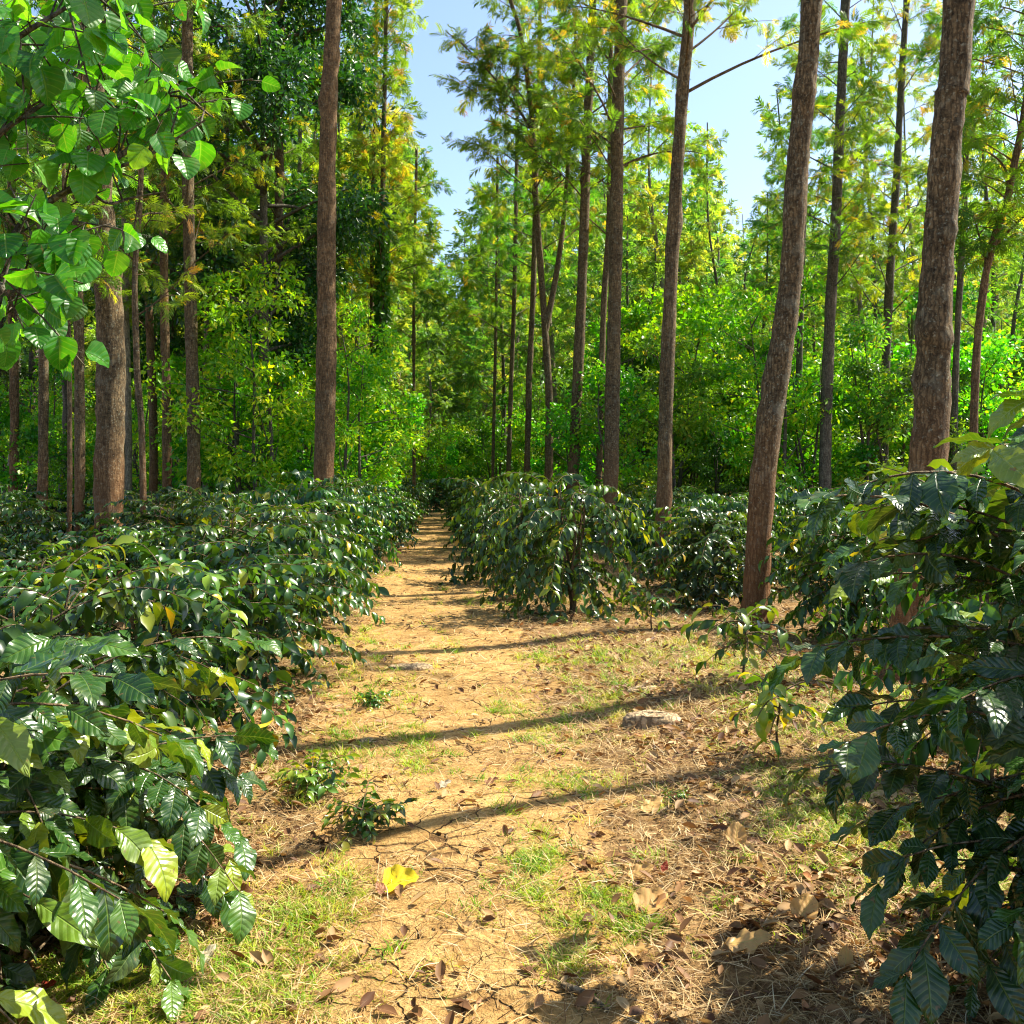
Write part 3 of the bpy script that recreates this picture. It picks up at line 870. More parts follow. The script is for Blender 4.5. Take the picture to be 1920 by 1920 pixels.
# middle-distance silver oaks
for px, Y, v, s in [
    (20, 24, 0, .9), (110, 27, 2, 1), (235, 26, 1, 1), (290, 30, 0, 1), (410, 27, 2, 1), (450, 34, 0, 1), (560, 32, 1, 1), (650, 31, 1, .95), (670, 38, 0, 1), (690, 46, 3, 1),
    (740, 40, 1, .95), (758, 52, 4, 1), (800, 58, 2, 1), (35, 36, 3, 1), (160, 38, 0, 1), (330, 40, 1, 1), (500, 42, 3, 1), (600, 44, 0, 1),
    (1400, 62, 1, 1.15), (935, 40, 2, 1.0), (1245, 33, 1, .9), (1430, 30, 4, .8), (1610, 30, 1, .95), (1705, 40, 4, 1.1), (1835, 36, 1, 1.0), (1345, 38, 4, 1.2), (1480, 34, 2, 1.1), (1425, 44, 2, 1.0), (1320, 50, 0, 1.1), (1270, 40, 3, .95), (1230, 56, 2, 1.1), (575, 38, 4, 1.15), (625, 34, 4, 1.1), (720, 36, 4, 1.1), (250, 33, 4, 1), (385, 31, 4, 1), (205, 29, 1, 1), (140, 31, 4, 1), (335, 35, 2, 1), (10, 30, 1, 1), (420, 37, 4, 1),
    (1045, 36, 1, 1), (1090, 44, 0, 1), (1010, 46, 2, 1), (970, 54, 1, 1), (940, 50, 4, .9), (905, 60, 2, .95), (1180, 36, 2, .9), (1210, 30, 4, .8),
    (1330, 44, 2, .85), (1380, 52, 4, .9), (1450, 50, 1, .8), (1520, 40, 0, .9), (1590, 36, 3, .9), (1605, 46, 1, .9), (1720, 34, 1, .95), (1740, 44, 0, 1),
    (1860, 52, 0, 1.1), (1780, 56, 1, 1.1), (1690, 58, 2, 1.1), (1560, 60, 3, 1.0), (1640, 54, 1, 1.1), (1900, 60, 3, 1.1), (1260, 52, 1, .95), (1200, 46, 3, 1), (1340, 58, 0, .9), (1820, 46, 2, 1),
    (1855, 32, 3, .9), (1900, 28, 2, .85), (1880, 42, 1, 1), (1300, 34, 4, .75), (-60, 28, 1, 1), (1130, 50, 3, 1)]:
    x = gx(px, Y)
    o = copy_tree((SPARV if px > 1330 or px < 430 else OAKV)[v], 'silver_oak', (x, Y, z_ok(x, Y)), rng.rand() * 6.28, s * (.95 + .1 * rng.rand()))
    placed.append((x, Y))
    bulk(o, 'slim silver oak farther back', 'tree', trees_group)
# far trees
for row, Y0 in enumerate((62, 72, 84, 98, 114)):
    for px in np.arange(-60, 2000, 95 - row * 7):
        Y = Y0 + rng.rand() * 9; ppx = px + rng.rand() * 60
        top = 470 if ppx > 1500 else 360 if ppx > 1000 else (440 if ppx > 780 else 180)
        if 1340 < ppx < 1500: top = 420
        Ht = min(29.0, CH + (HY - top - rng.randn() * 60) / F * Y)
        x = gx(ppx, Y)
        if abs(x - float(path_c(Y))) < 1.6 and Y < 75: continue
        if ppx > 1500 and row > 2 and rng.rand() < .4: continue
        if ppx < 420 and rng.rand() < .35: continue
        vi = rng.randint(3)
        o = copy_tree(FARV[vi], 'silver_oak', (x, Y, z_ok(x, Y)), rng.rand() * 6.28, Ht / (17, 15, 19)[vi])
        bulk(o, 'far silver oak in the wood', 'tree', trees_group)
# dark tall broadleaf trees, left
for px, Y, v, s in [(500, 23, 0, 1.0), (320, 28, 0, .95), (60, 34, 1, 1), (1235, 42, 1, .62)]:
    x = gx(px, Y)
    o = copy_tree(DARKV[v], 'broadleaf_tree', (x, Y, z_ok(x, Y)), rng.rand() * 6.28, s)
    placed.append((x, Y))
    bulk(o, 'tall dense dark green broadleaf tree', 'tree', 'dark broadleaf trees in the wood')
# bright understory shrubs
spots = [(455, 21, 0, .9), (500, 20, 3, .95), (430, 24, 1, .9), (655, 21, 3, .8), (690, 24, 1, .8), (735, 28, 0, .8), (665, 28, 1, .9), (590, 24, 2, .9), (770, 36, 3, .8), (480, 24, 1, 1),
         (150, 25, 2, .7), (30, 22, 0, .8), (260, 27, 3, .8), (395, 26, 2, .9), (90, 29, 3, .8), (210, 33, 0, .8), (330, 34, 3, .9)]
for Y in (24, 27.5, 31, 36, 42):
    for px in np.arange(1165, 2010, 86):
        spots.append((px + rng.randn() * 22, Y + rng.randn() * 1.2, (0, 1, 2, 3, 0, 1, 4, 5)[rng.randint(8)], (.78 + .5 * rng.rand()) * (.80 if Y < 27 else 1)))
for Y in (40, 50):
    for px in np.arange(-20, 800, 90 if Y == 40 else 120):
        spots.append((px + rng.randn() * 25, Y + rng.randn() * 2, rng.randint(4), .9 + .3 * rng.rand()))
for px, Y in ((845, 47), (872, 49), (900, 47), (860, 53), (885, 55), (870, 62), (905, 44), (930, 38), (960, 42), (1000, 38), (1060, 40), (1110, 32), (845, 70), (810, 62), (795, 48), (990, 52), (1075, 30)):
    spots.append((px, Y, rng.randint(4), .65 + .3 * rng.rand()))
for px, Y, v, s in spots:
    x = gx(px, Y)
    if Y < 46 and abs(x - float(path_c(Y))) < 1.9: continue
    o = copy_tree(SHRUBV[int(v)], 'leafy_shrub', (x, Y, z_ok(x, Y)), rng.rand() * 6.28, s)
    bulk(o, 'bright green leafy shrub', 'shrub', 'bright green shrubs under the trees')

# distant wood closing the view
mb = MB(); N = 60000
rng2 = R(333)
Yd = 128 + 30 * rng2.rand(N)
xd = (rng2.rand(N) * 2 - 1) * 95
hmax = 13 + 2.5 * np.sin(xd * .35) + 2 * np.sin(xd * .9 + 1) + 1.5 * np.sin(xd * 2.1)
zd = .3 + hmax * rng2.rand(N) ** .8
scatter(mb, LO, np.stack([xd, Yd, zd], -1), rng2.randn(N, 3), norm(rng2.randn(N, 3) + [0, 0, 1]), 1.1 + .9 * rng2.rand(N), rng2.rand(N) * .9)
tag(link('distant_woods', mb.mesh('distant_woods', M['oak_far'])), 'far-off green wood closing the view behind the trees', 'woods', kind='stuff')


# ------------------------------------------------------------------ coffee bushes
def coffee_parts(seed, H, Rr, nb, gap, ls, tmpls, mat='coffee', stems=3, base=.12, lean=(0, 0), yel=.03, tint=(0, .8), droop=.5, thin=0.0, jit=1.0):
    rng = R(seed)
    tb, lb = MB(), MB()
    P, D, U, T = [], [], [], []
    tops = []
    for s in range(stems):
        a = s / stems * 6.28 + rng.rand(); k = .22 * Rr
        top = np.array([math.cos(a) * k + lean[0], math.sin(a) * k + lean[1], H * (.82 + .14 * rng.rand())])
        pts = smooth_path([(rng.randn() * .02, rng.randn() * .02, -.04), top * [.35, .35, .35] + rng.randn(3) * .02, top * [.7, .7, .7] + rng.randn(3) * .03, top], 20)
        tube(tb, pts, np.linspace(.018, .005, 20) * (H / 1.4 + .2), 7)
        tops.append(pts)
    for b in range(nb):
        pts = tops[b % stems]
        u = (b + rng.rand()) / nb
        z = H * (base + (.86 - base) * u)
        o = trunk_at(pts, z)
        a = b * 2.39996 + rng.randn() * .35
        L = Rr * (.55 + .6 * math.sin(PI * min(1, .18 + .72 * (1 - u)))) * (.7 + .45 * rng.rand())
        rise = .15 + .55 * u + .2 * rng.randn()
        tt = np.linspace(0, 1, 9)
        h = np.array([math.cos(a), math.sin(a), 0])
        line = o + np.outer(tt * L, h) + np.outer(tt * L * rise - tt ** 2 * L * (droop + .15 * rng.rand()), [0, 0, 1]) + np.outer(tt ** 2, rng.randn(3) * .06 * L * jit)
        line[:, 2] = np.maximum(line[:, 2], .06)
        tube(tb, line, .0045 * (1 - tt * .7) + .001, 4)
        cnt = max(2, int(L * .85 / gap))
        bt = tint[0] + (tint[1] - tint[0]) * rng.rand()
        for c in range(cnt + 1):
            if rng.rand() < thin: continue
            f = .16 + .84 * c / cnt
            kk = min(f, .999) * 8; ki = int(kk)
            p = line[ki] + (line[ki + 1] - line[ki]) * (kk - ki)
            d = norm(line[ki + 1] - line[ki])
            side = norm(np.cross(d, [0, 0, 1.0]))
            end = c >= cnt - 1
            for sgn in (-1, 1):
                fw = .45 + .3 * rng.rand() + (.5 if end else 0)
                dd = side * sgn * (.9 + .2 * rng.rand()) + d * fw + np.array([0, 0, .15 - .95 * rng.rand() ** .8]) * (.35 if end else 1) + rng.randn(3) * .26
                P.append(p); D.append(dd)
                U.append(np.array([0, 0, 1.0]) + h * .35 * rng.rand() + rng.randn(3) * .5)
                t = .55 * bt + .45 * (tint[0] + (tint[1] - tint[0]) * rng.rand())
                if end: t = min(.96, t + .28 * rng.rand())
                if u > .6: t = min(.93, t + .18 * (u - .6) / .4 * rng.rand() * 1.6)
                if rng.rand() < yel: t = .93 + .07 * rng.rand()
                T.append(t)
    P, D, U, T = map(np.array, (P, D, U, T))
    N = len(P)
    P[:, 2] = np.maximum(P[:, 2], .04)
    sc = ls * (.52 + .66 * rng.rand(N))
    k = rng.randint(0, len(tmpls), N)
    for a in range(len(tmpls)):
        m = k == a
        if m.any(): scatter(lb, tmpls[a], P[m], D[m], U[m], sc[m], T[m], .8 + .35 * rng.rand(m.sum()))
    return tb.mesh('stems', M['twig']), lb.mesh('foliage', M[mat])


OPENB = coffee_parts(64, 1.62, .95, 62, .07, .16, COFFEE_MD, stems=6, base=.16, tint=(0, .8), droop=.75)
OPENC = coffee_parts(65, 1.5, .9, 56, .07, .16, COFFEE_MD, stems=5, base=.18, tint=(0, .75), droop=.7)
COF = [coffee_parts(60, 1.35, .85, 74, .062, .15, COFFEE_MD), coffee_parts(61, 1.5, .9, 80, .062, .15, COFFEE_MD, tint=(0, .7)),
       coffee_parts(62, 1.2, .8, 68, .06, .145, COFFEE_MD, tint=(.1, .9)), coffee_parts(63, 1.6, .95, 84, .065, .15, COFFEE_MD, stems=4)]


def put_bush(src, x, y, s, sz=None, rz=None, name='coffee_bush'):
    o = empty(name, (x, y, z_ok(x, y)), rng.rand() * 6.28 if rz is None else rz)
    o.scale = (s, s, sz or s)
    link('stems', src[0], o); link('foliage', src[1], o)
    return o


cgroup = 'coffee bushes planted along the path'
rng = R(444)
# left row hugging the path, near to far
left_row = [(-1.95, 3.9, 2, .95, .85), (-1.95, 5.4, 0, .95, .78), (-1.95, 6.9, 1, .92, .72), (-2.35, 8.4, 3, .95, .72), (-2.45, 9.9, 0, 1.0, .98), (-2.55, 11.5, 2, 1.0, 1.12),
            (-2.65, 13.2, 1, .95, .95), (-2.75, 15, 0, 1, 1.0), (-2.9, 17, 2, 1, 1.1), (-3.0, 19, 1, 1, .95), (-3.1, 21.5, 0, 1, 1), (-3.2, 24, 3, 1, .85), (-3.4, 27, 1, 1, .95), (-3.6, 30.5, 0, 1, 1), (-3.95, 34.5, 2, 1.05, 1.1), (-4.2, 39, 1, 1.1, 1)]
for k, (x, y, v, s, sz) in enumerate(left_row):
    o = put_bush(COF[v], x + .06 * (-1) ** k, y, s * (.80, .93, .84)[k % 3], sz * (1.1, .98, 1.06)[k % 3])
    tag(o, '%s coffee bush from the camera in the row lining the left path edge' % ORD[k], 'bush', cgroup)
right_row = [(.85, 10.9, 3, .95, 1.0), (.35, 12.6, 1, .9, 1.0), (3.05, 13.2, 0, .85, 1.1), (.05, 14.6, 0, .95, 1.05), (-.2, 16.8, 2, 1, 1.15), (-.35, 19.2, 1, 1, 1), (-.6, 21.6, 3, 1, .95), (-.8, 24.5, 0, 1, 1.05), (-1.1, 28, 1, 1.05, 1), (-1.35, 32, 2, 1.1, 1.2), (-1.7, 37, 3, 1.1, 1), (-2.2, 43, 1, 1.2, 1.1)]
for k, (x, y, v, s, sz) in enumerate(right_row):
    x += -.14 + .22 * min(1, max(0, (y - 13) / 6))
    o = put_bush(OPENB if k == 0 else OPENC if k in (1, 3) else COF[v], x, y, s * (.95, .80, .9)[k % 3], sz * (1, 1.08, .92)[k % 3])
    tag(o, '%s coffee bush from the camera in the row lining the right path edge' % ORD[k], 'bush', cgroup)
for x, y, lab in ((-3.3, 46.5, 'coffee bush closing the far end of the path on its left'), (-2.0, 47.5, 'coffee bush closing the far end of the path on its right')):
    tag(put_bush(COF[3], x - .4, y, 1.1, 1.0), lab, 'bush', cgroup)
# inner rows
CNT = {}
inner = []
for row, x0 in enumerate((-3.9, -5.7, -7.5, -9.4, -11.5, -14)):
    for y in np.arange(5.2 if row < 2 else 8, 34, 1.75 if row < 2 else 2.1):
        x = x0 - .045 * y + rng.randn() * .15
        if abs(x) / y > .62 or rng.rand() < .10: continue
        inner.append((x, y + rng.randn() * .2, ('second' if row == 0 else 'third' if row == 1 else 'fourth' if row == 2 else 'fifth' if row == 3 else 'sixth' if row == 4 else 'seventh'), 'left'))
for row, x0 in enumerate((3.3, 5.1, 6.9, 8.8, 11, 13.5)):
    for y in np.arange(13.2 if row == 0 else 11.2, 34, 1.9 if row < 2 else 2.2):
        x = x0 - .045 * y + rng.randn() * .15
        if abs(x) / y > .62 or rng.rand() < .10: continue
        inner.append((x, y + rng.randn() * .2, ORD[row + 1], 'right'))
for x, y, rw, side in inner:
    v = rng.randint(4)
    low = .74 if (side == 'left' and y < 9) else .92
    sc = (.76 + .2 * rng.rand())
    o = put_bush(COF[v], x, y, sc, low * (.72 + .42 * rng.rand()) * (1.35 / [1.35, 1.5, 1.2, 1.6][v]) * 1.03)
    key = (rw, side); CNT[key] = CNT.get(key, 0) + 1
    tag(o, '%s coffee bush from the camera in the %s row %s of the path' % (ORD[min(CNT[key], 20) - 1], rw, side), 'bush', cgroup)

# bush between the leaning oak and the foreground bush (pale, sunlit)
for k, (x, y, v, s, sz, lab) in enumerate([(2.35, 4.75, 2, .78, 1.2, 'coffee bush standing directly behind the large foreground bush'), (3.35, 9.4, 2, .9, 1.05, 'pale sunlit coffee bush right behind the leaning silver oak'), (4.6, 9.0, 0, .95, .95, 'coffee bush behind the foreground bush at the right border'),
                                           (2.45, 11.6, 1, .8, .8, 'dark coffee bush just left of the leaning silver oak'), (3.6, 7.6, 2, .62, .62, 'low coffee bush near the foot of the thick bumpy trunk')]):
    tag(put_bush(COF[v], x, y, s, sz), lab, 'bush', cgroup)

# foreground bushes, finely modelled leaves
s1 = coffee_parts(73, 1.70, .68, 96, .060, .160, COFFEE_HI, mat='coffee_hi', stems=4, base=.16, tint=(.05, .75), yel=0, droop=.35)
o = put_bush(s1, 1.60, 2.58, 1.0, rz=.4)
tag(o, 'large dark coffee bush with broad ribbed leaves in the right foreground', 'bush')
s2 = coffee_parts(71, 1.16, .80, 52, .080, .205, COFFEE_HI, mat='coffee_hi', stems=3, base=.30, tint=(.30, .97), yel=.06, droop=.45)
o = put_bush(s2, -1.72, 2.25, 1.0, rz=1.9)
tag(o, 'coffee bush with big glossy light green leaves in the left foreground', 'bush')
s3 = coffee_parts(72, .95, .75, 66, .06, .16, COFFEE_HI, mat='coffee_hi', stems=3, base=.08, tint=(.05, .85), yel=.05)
o = put_bush(s3, -1.75, 3.25, 1.0, rz=.9)
tag(o, 'low tangled coffee bush close behind the light green foreground bush', 'bush')

# seedlings
SEED = [coffee_parts(80, .5, .3, 12, .07, .12, COFFEE_MD, stems=1, base=.45, tint=(.3, .9), yel=.1), coffee_parts(81, .45, .26, 10, .07, .12, COFFEE_MD, stems=1, base=.5, tint=(.6, 1.0), yel=.35)]
for px, py, v, s, lab in [(1400, 1300, 0, 1.15, 'dark coffee seedling at the foot of the leaning silver oak'), (1462, 1445, 1, .95, 'yellowing coffee seedling on a bare stem beside the foreground bush'),
                          (1225, 1190, 0, .9, 'leafy coffee seedling in front of the shady right coffee bush'), (1380, 1215, 0, .7, 'tiny dark seedling behind the seedling at the leaning oak')]:
    Y = CH * F / (py - HY)
    tag(put_bush(SEED[v], gx(px, Y), Y, s, name='coffee_seedling'), lab, 'seedling')
low1 = coffee_parts(82, .20, .24, 20, .045, .095, COFFEE_MD, stems=3, base=.25, tint=(.4, .95), droop=.2)
for px, py, s, lab in [(690, 1575, .62, 'low leafy ground plant at the left path edge near the long shadow'), (590, 1500, .7, 'low ground plant under the left coffee bush'), (700, 1330, .45, 'small ground plant in shade on the left path edge'),
                       (1268, 1530, .22, 'tiny green sprout at the right end of the long shadow')]:
    Y = CH * F / (py - HY)
    tag(put_bush(low1, gx(px, Y), Y, s, name='ground_plant'), lab, 'plant')

# ------------------------------------------------------------------ round-leaved tree overhanging the upper left corner
rngb = R(12)
tb, lb = MB(), MB()
base = np.array([-2.75, 3.3, float(ground_h(-2.75, 3.3))])
tr = smooth_path([base + [0, 0, -.05], base + [.05, .02, 1.0], base + [.02, -.05, 2.0], base + [-.1, .1, 3.4], base + [-.1, .2, 5.2]], 40)
trunk_tube(tb, tr, np.linspace(.085, .04, 40), rngb, 12, 5)
P, D, U, T, Sx = [], [], [], [], []


def leafy_branch(pixs, r0, dens, size=.125, tw=.5):
    pts = smooth_path([np.array(a) for a in pixs], 40)
    lb.mi = 1
    tube(lb, pts, np.linspace(r0, .0025, 40), 7)
    Ltot = np.linalg.norm(np.diff(pts, axis=0), axis=1).sum()
    n = int(Ltot * dens * .85)
    for c in range(n):
        f = .12 + .88 * (c + rngb.rand()) / n
        k = min(int(f * 39), 38)
        b = pts[k]; d = norm(pts[k + 1] - pts[k])
        l2 = tw * (.25 + .6 * rngb.rand()) * (1.1 - .5 * f)
        dd = norm(d * .5 + rngb.randn(3) * .7 + np.array([0, 0, .1]))
        tt = np.linspace(0, 1, 5)
        twg = b + np.outer(tt * l2, dd) - np.outer(tt ** 2, [0, 0, .1 * l2])
        tube(lb, twg, .003 * (1 - tt * .6) + .0008, 4)
        for s in range(3):
            g_ = .4 + .6 * (s + rngb.rand()) / 3
            kk = min(int(g_ * 4), 3); p = twg[kk] + (twg[kk + 1] - twg[kk]) * (g_ * 4 - kk)
            pd = norm(dd * .6 + rngb.randn(3) * .7 + np.array([0, 0, -.15]))
            pet = .03 + .03 * rngb.rand()
            tube(lb, np.array([p, p + pd * pet * .6, p + pd * pet]), np.array([.0013, .0012, .001]), 4)
            P.append(p + pd * pet)
            D.append(pd * .6 + np.array([0, 0, -.55]) + rngb.randn(3) * .35)
            U.append(np.array([.35, -.45, .55]) + rngb.randn(3) * .45)
            T.append(rngb.rand() * .88); Sx.append(size * (.44 + .42 * rngb.rand()))


def W(px, py, Y): return at(px, py, Y)


leafy_branch([tr[17], W(-60, 520, 3.0), W(60, 400, 2.9), W(190, 320, 2.9), W(270, 250, 2.95), W(320, 195, 3.0)], .018, 13)
leafy_branch([tr[20], W(-80, 330, 2.8), W(0, 250, 2.7), W(110, 170, 2.75), W(200, 60, 2.8)], .014, 14)
leafy_branch([tr[22], W(-80, 170, 2.7), W(20, 80, 2.6), W(130, 10, 2.6), W(230, -60, 2.65)], .014, 14)
leafy_branch([tr[24], W(-60, 60, 3.1), W(80, 60, 3.1), W(200, 40, 3.2), W(285, 10, 3.3)], .012, 14)
leafy_branch([tr[16], W(-60, 590, 2.6), W(0, 520, 2.6), W(60, 470, 2.65), W(90, 480, 2.7)], .010, 16, .13)
leafy_branch([W(60, 400, 2.9), W(140, 260, 2.9), W(220, 200, 2.95), W(330, 180, 3.0), W(400, 220, 3.0)], .007, 14)
leafy_branch([W(190, 320, 2.9), W(260, 300, 2.9), W(330, 260, 2.9), W(385, 225, 2.9)], .007, 12)
leafy_branch([W(150, 340, 2.9), W(200, 380, 2.95), W(250, 370, 3.0), W(310, 360, 3.0)], .006, 12)
leafy_branch([tr[15], W(-80, 660, 2.9), W(-20, 610, 2.9), W(40, 570, 2.9)], .008, 12, .13)
leafy_branch([tr[27], base + [.8, -.6, 3.2], base + [1.2, -1.0, 3.5]], .014, 10)
leafy_branch([tr[30], base + [-.8, .5, 3.8], base + [-1.4, .8, 4.3]], .014, 12)
leafy_branch([tr[34], base + [.5, .8, 4.6], base + [.7, 1.3, 5.2]], .014, 12)
lb.mi = 0
P, D, U, T, Sx = map(np.array, (P, D, U, T, Sx))
k = rngb.randint(0, 3, len(P))
for a in range(3):
    m = k == a
    scatter(lb, ROUND_HI[a], P[m], D[m], U[m], Sx[m], T[m], .85 + .3 * rngb.rand(m.sum()))
loc = tuple(base)
for bld in (tb, lb):
    bld.v = [v - base for v in bld.v]
put_tree('round_leaved_tree', loc, (tb.mesh('trunk', M['bark_grey']), lb.mesh('crown', [M['round'], M['bark_grey']])),
         'branches of a tree with broad round bright leaves overhanging the upper left corner', 'tree', None)

# ------------------------------------------------------------------ ground cover
rng = R(2024)


def blade(w, bend):
    v = np.array([(-w, 0, 0), (w, 0, 0), (-w * .7, .55, .02), (w * .7, .55, .02), (-w * .1, 1, -bend), (w * .1, 1, -bend)], float)
    return v, np.array([(0, 1, 3, 2), (2, 3, 5, 4)]), np.array([(0, 0), (1, 0), (0, .5), (1, .5), (.5, 1), (.5, 1)])


BL, ST = blade(.035, .25), blade(.018, .06)


def visible_xy(n, y0, y1, pw=1.6):
    y = y0 + (y1 - y0) * rng.rand(n) ** pw
    x = (rng.rand(n) * 2 - 1) * (.60 * y + .2)
    return x, y


def fieldn(x, y, s, k):
    return np.sin(x * s + k + 1.7 * np.sin(y * s * .7 + k)) * np.sin(y * s * 1.1 + 2 * k + 1.3 * np.sin(x * s * .9))


# dry straw and dead stalks
x, y = visible_xy(420000, 1.9, 22)
d = np.abs(x - path_c(y)) - path_w(y)
dens = np.where(d < 0, np.where(y < 5, .30, .42) + .5 * np.exp(d * 5), 1.0) * (.45 + .55 * (fieldn(x, y, 3.1, 1.0) > -.3)) * (.5 + .5 * (fieldn(x, y, 9, 3.0) > -.35))
keep = rng.rand(len(x)) < dens
x, y = x[keep], y[keep]; N = len(x)
a = rng.rand(N) * 6.28
el = np.abs(rng.randn(N)) * .28
D = np.stack([np.cos(a), np.sin(a), el], -1)
mb = MB()
z = ground_h(x, y) + .006 + .012 * rng.rand(N)
scatter(mb, ST, np.stack([x, y, z], -1), D, np.array([0, 0, 1.0]) + rng.randn(N, 3) * .3, (.025 + .10 * rng.rand(N) ** 1.3) * np.clip(.75 + y * .05, .7, 1.4), np.clip(rng.rand(N) * .9 + .1 * (rng.rand(N) < .1), 0, 1))
tag(link('dry_grass', mb.mesh('dry_grass', M['straw'])), 'dry straw and dead stalks littering the path edges', 'dry grass', kind='stuff')

# green grass in patches
patches = [(690, 1200, 70, 40), (1030, 1370, 60, 35), (1010, 1480, 60, 25), (1090, 1490, 60, 25), (1010, 1630, 50, 40), (1150, 1720, 50, 40), (1075, 1775, 45, 28), (1195, 1765, 40, 25), (1000, 1700, 40, 25), (1010, 1640, 25, 15),
           (560, 1730, 80, 45), (460, 1790, 120, 50), (250, 1850, 200, 70), (100, 1850, 140, 60), (640, 1680, 60, 40), (1520, 1560, 90, 60), (1560, 1600, 60, 60), (1620, 1480, 80, 60), (1440, 1330, 80, 60),
           (1260, 1230, 80, 25), (1150, 1240, 120, 25), (1000, 1240, 60, 25), (840, 1210, 40, 20), (1150, 1310, 60, 50), (790, 1440, 50, 30), (700, 1290, 80, 40), (1750, 1600, 120, 80), (1700, 1700, 100, 60),
           (780, 1390, 40, 30), (640, 1420, 60, 40), (1360, 1250, 90, 30), (1650, 1350, 150, 80), (960, 1330, 60, 20), (720, 1080, 50, 12), (900, 1130, 50, 15), (600, 1480, 60, 30), (60, 1900, 120, 40), (400, 1890, 140, 40),
           (1880, 1700, 60, 90), (850, 960, 30, 5), (1480, 1500, 60, 30), (1070, 1830, 40, 20)]
xs, ys_ = [], []
for px, py, rx, ry in patches:
    n = int(rx * ry * .050) + 14
    sg = .55 + .9 * (rng.rand(n) < .25)
    qx = px + rng.randn(n) * rx * sg; qy = np.clip(py + rng.randn(n) * ry * sg, 925, 2150)
    Yq = CH * F / (qy - HY)
    xs.append((qx - 960) / F * Yq); ys_.append(Yq)
x, y = visible_xy(6500, 2, 18)
d = np.abs(x - path_c(y)) - path_w(y)
keep = (rng.rand(len(x)) < np.where(d < .05, .05, .7)) & (fieldn(x, y, 2.3, 5.0) + .4 * fieldn(x, y, 6, 2.) > .08)
xs.append(x[keep]); ys_.append(y[keep])
x, y = np.concatenate(xs), np.concatenate(ys_)
size = .35 + 1.5 * rng.rand(len(x)) ** 2.5
nb_ = (8 + 26 * rng.rand(len(x)) * size).astype(int)
tt_ = np.clip(rng.rand(len(x)) * .9, 0, 1)
id_ = np.repeat(np.arange(len(x)), nb_)
N = len(id_)
sp = .017 * size[id_]
x = x[id_] + rng.randn(N) * sp; y = y[id_] + rng.randn(N) * sp
a = rng.rand(N) * 6.28
D = np.stack([np.cos(a) * .8, np.sin(a) * .8, .25 + 1.0 * rng.rand(N)], -1)
mb = MB()
scatter(mb, BL, np.stack([x, y, ground_h(x, y) - .002], -1), D, np.array([0, 0, 1.0]) + rng.randn(N, 3) * .2, (.022 + .045 * rng.rand(N)) * size[id_] ** .6 * np.clip(.7 + .06 * y, .8, 1.6), np.clip(tt_[id_] + .4 * (rng.rand(N) - .4) + .4 * (rng.rand(N) < .12), 0, 1))
tag(link('grass', mb.mesh('grass', M['grass'])), 'short green grass growing in patches on the path', 'grass', kind='stuff')

# dead leaf litter
x, y = visible_xy(90000, 1.9, 26, 1.5)
d = np.abs(x - path_c(y)) - path_w(y)
keep = rng.rand(len(x)) < np.where(d < -.2, .10, np.where(d < .3, .45, .9)) * (.35 + .65 * (fieldn(x, y, 2.0, 8.) > 0))
x, y = x[keep], y[keep]; N = len(x)
a = rng.rand(N) * 6.28
D = np.stack([np.cos(a), np.sin(a), rng.randn(N) * .25], -1)
mb = MB()
L2 = grid_leaf(3, 2, ell(.26, .5), .35, -.2)
scatter(mb, L2, np.stack([x, y, ground_h(x, y) + .012 + .01 * rng.rand(N)], -1), D, np.array([0, 0, 1.0]) + rng.randn(N, 3) * .45, .015 + .06 * rng.rand(N) ** 1.6, np.clip(rng.rand(N) * .95, 0, 1))
tag(link('leaf_litter', mb.mesh('leaf_litter', M['litter'])), 'small crumpled dead leaves scattered under the bushes', 'leaf litter', kind='stuff')
# soil crumbs
x, y = visible_xy(14000, 1.9, 9, 1.3)
N = len(x)
cube = np.array([(a_, b_, c_) for c_ in (-1, 1) for b_ in (-1, 1) for a_ in (-1, 1)], float) * [.5, .5, .35]
cube += R(1).randn(8, 3) * .14
cq = np.array([(0, 2, 3, 1), (4, 5, 7, 6), (0, 1, 5, 4), (2, 6, 7, 3), (0, 4, 6, 2), (1, 3, 7, 5)])
mb = MB()
a = rng.rand(N) * 6.28
scatter(mb, (cube, cq, np.zeros((8, 2))), np.stack([x, y, ground_h(x, y) + .004], -1), np.stack([np.cos(a), np.sin(a), 0 * a], -1), np.array([[0, 0, 1.0]]) + rng.randn(N, 3) * .3, .004 + .012 * rng.rand(N) ** 2.5, rng.rand(N))
tag(link('soil_crumbs', mb.mesh('soil_crumbs', M['path'])), 'small crumbs of orange soil lying on the path', 'soil crumbs', kind='stuff')


# ------------------------------------------------------------------ single fallen leaves, stones, sticks
def on_ground(px, py):
    Y = CH * F / (py - HY)
    x = gx(px, Y)
    return np.array([x, Y, float(ground_h(x, Y))])


def lay_leaf(px, py, size, mat, tm, ang, tilt, lab, w=1.0, lift=.02):
    p = on_ground(px, py)
    mb = MB()
    d = np.array([[math.cos(ang), math.sin(ang), tilt]])
    up = np.array([[0.1, -.35, 1.0]])
    scatter(mb, tm, np.zeros((1, 3)) - norm(d) * size * .5, d, up, size, np.array([.6]), np.array([w]))
    v = mb.v[-1]; mb.v[-1] = v - [0, 0, v[:, 2].min()]
    o = link('fallen_leaf', mb.mesh('fallen_leaf', M[mat]), None, (p[0], p[1], p[2] + lift * .5))
    tag(o, lab, 'leaf', 'fallen leaves on the ground')


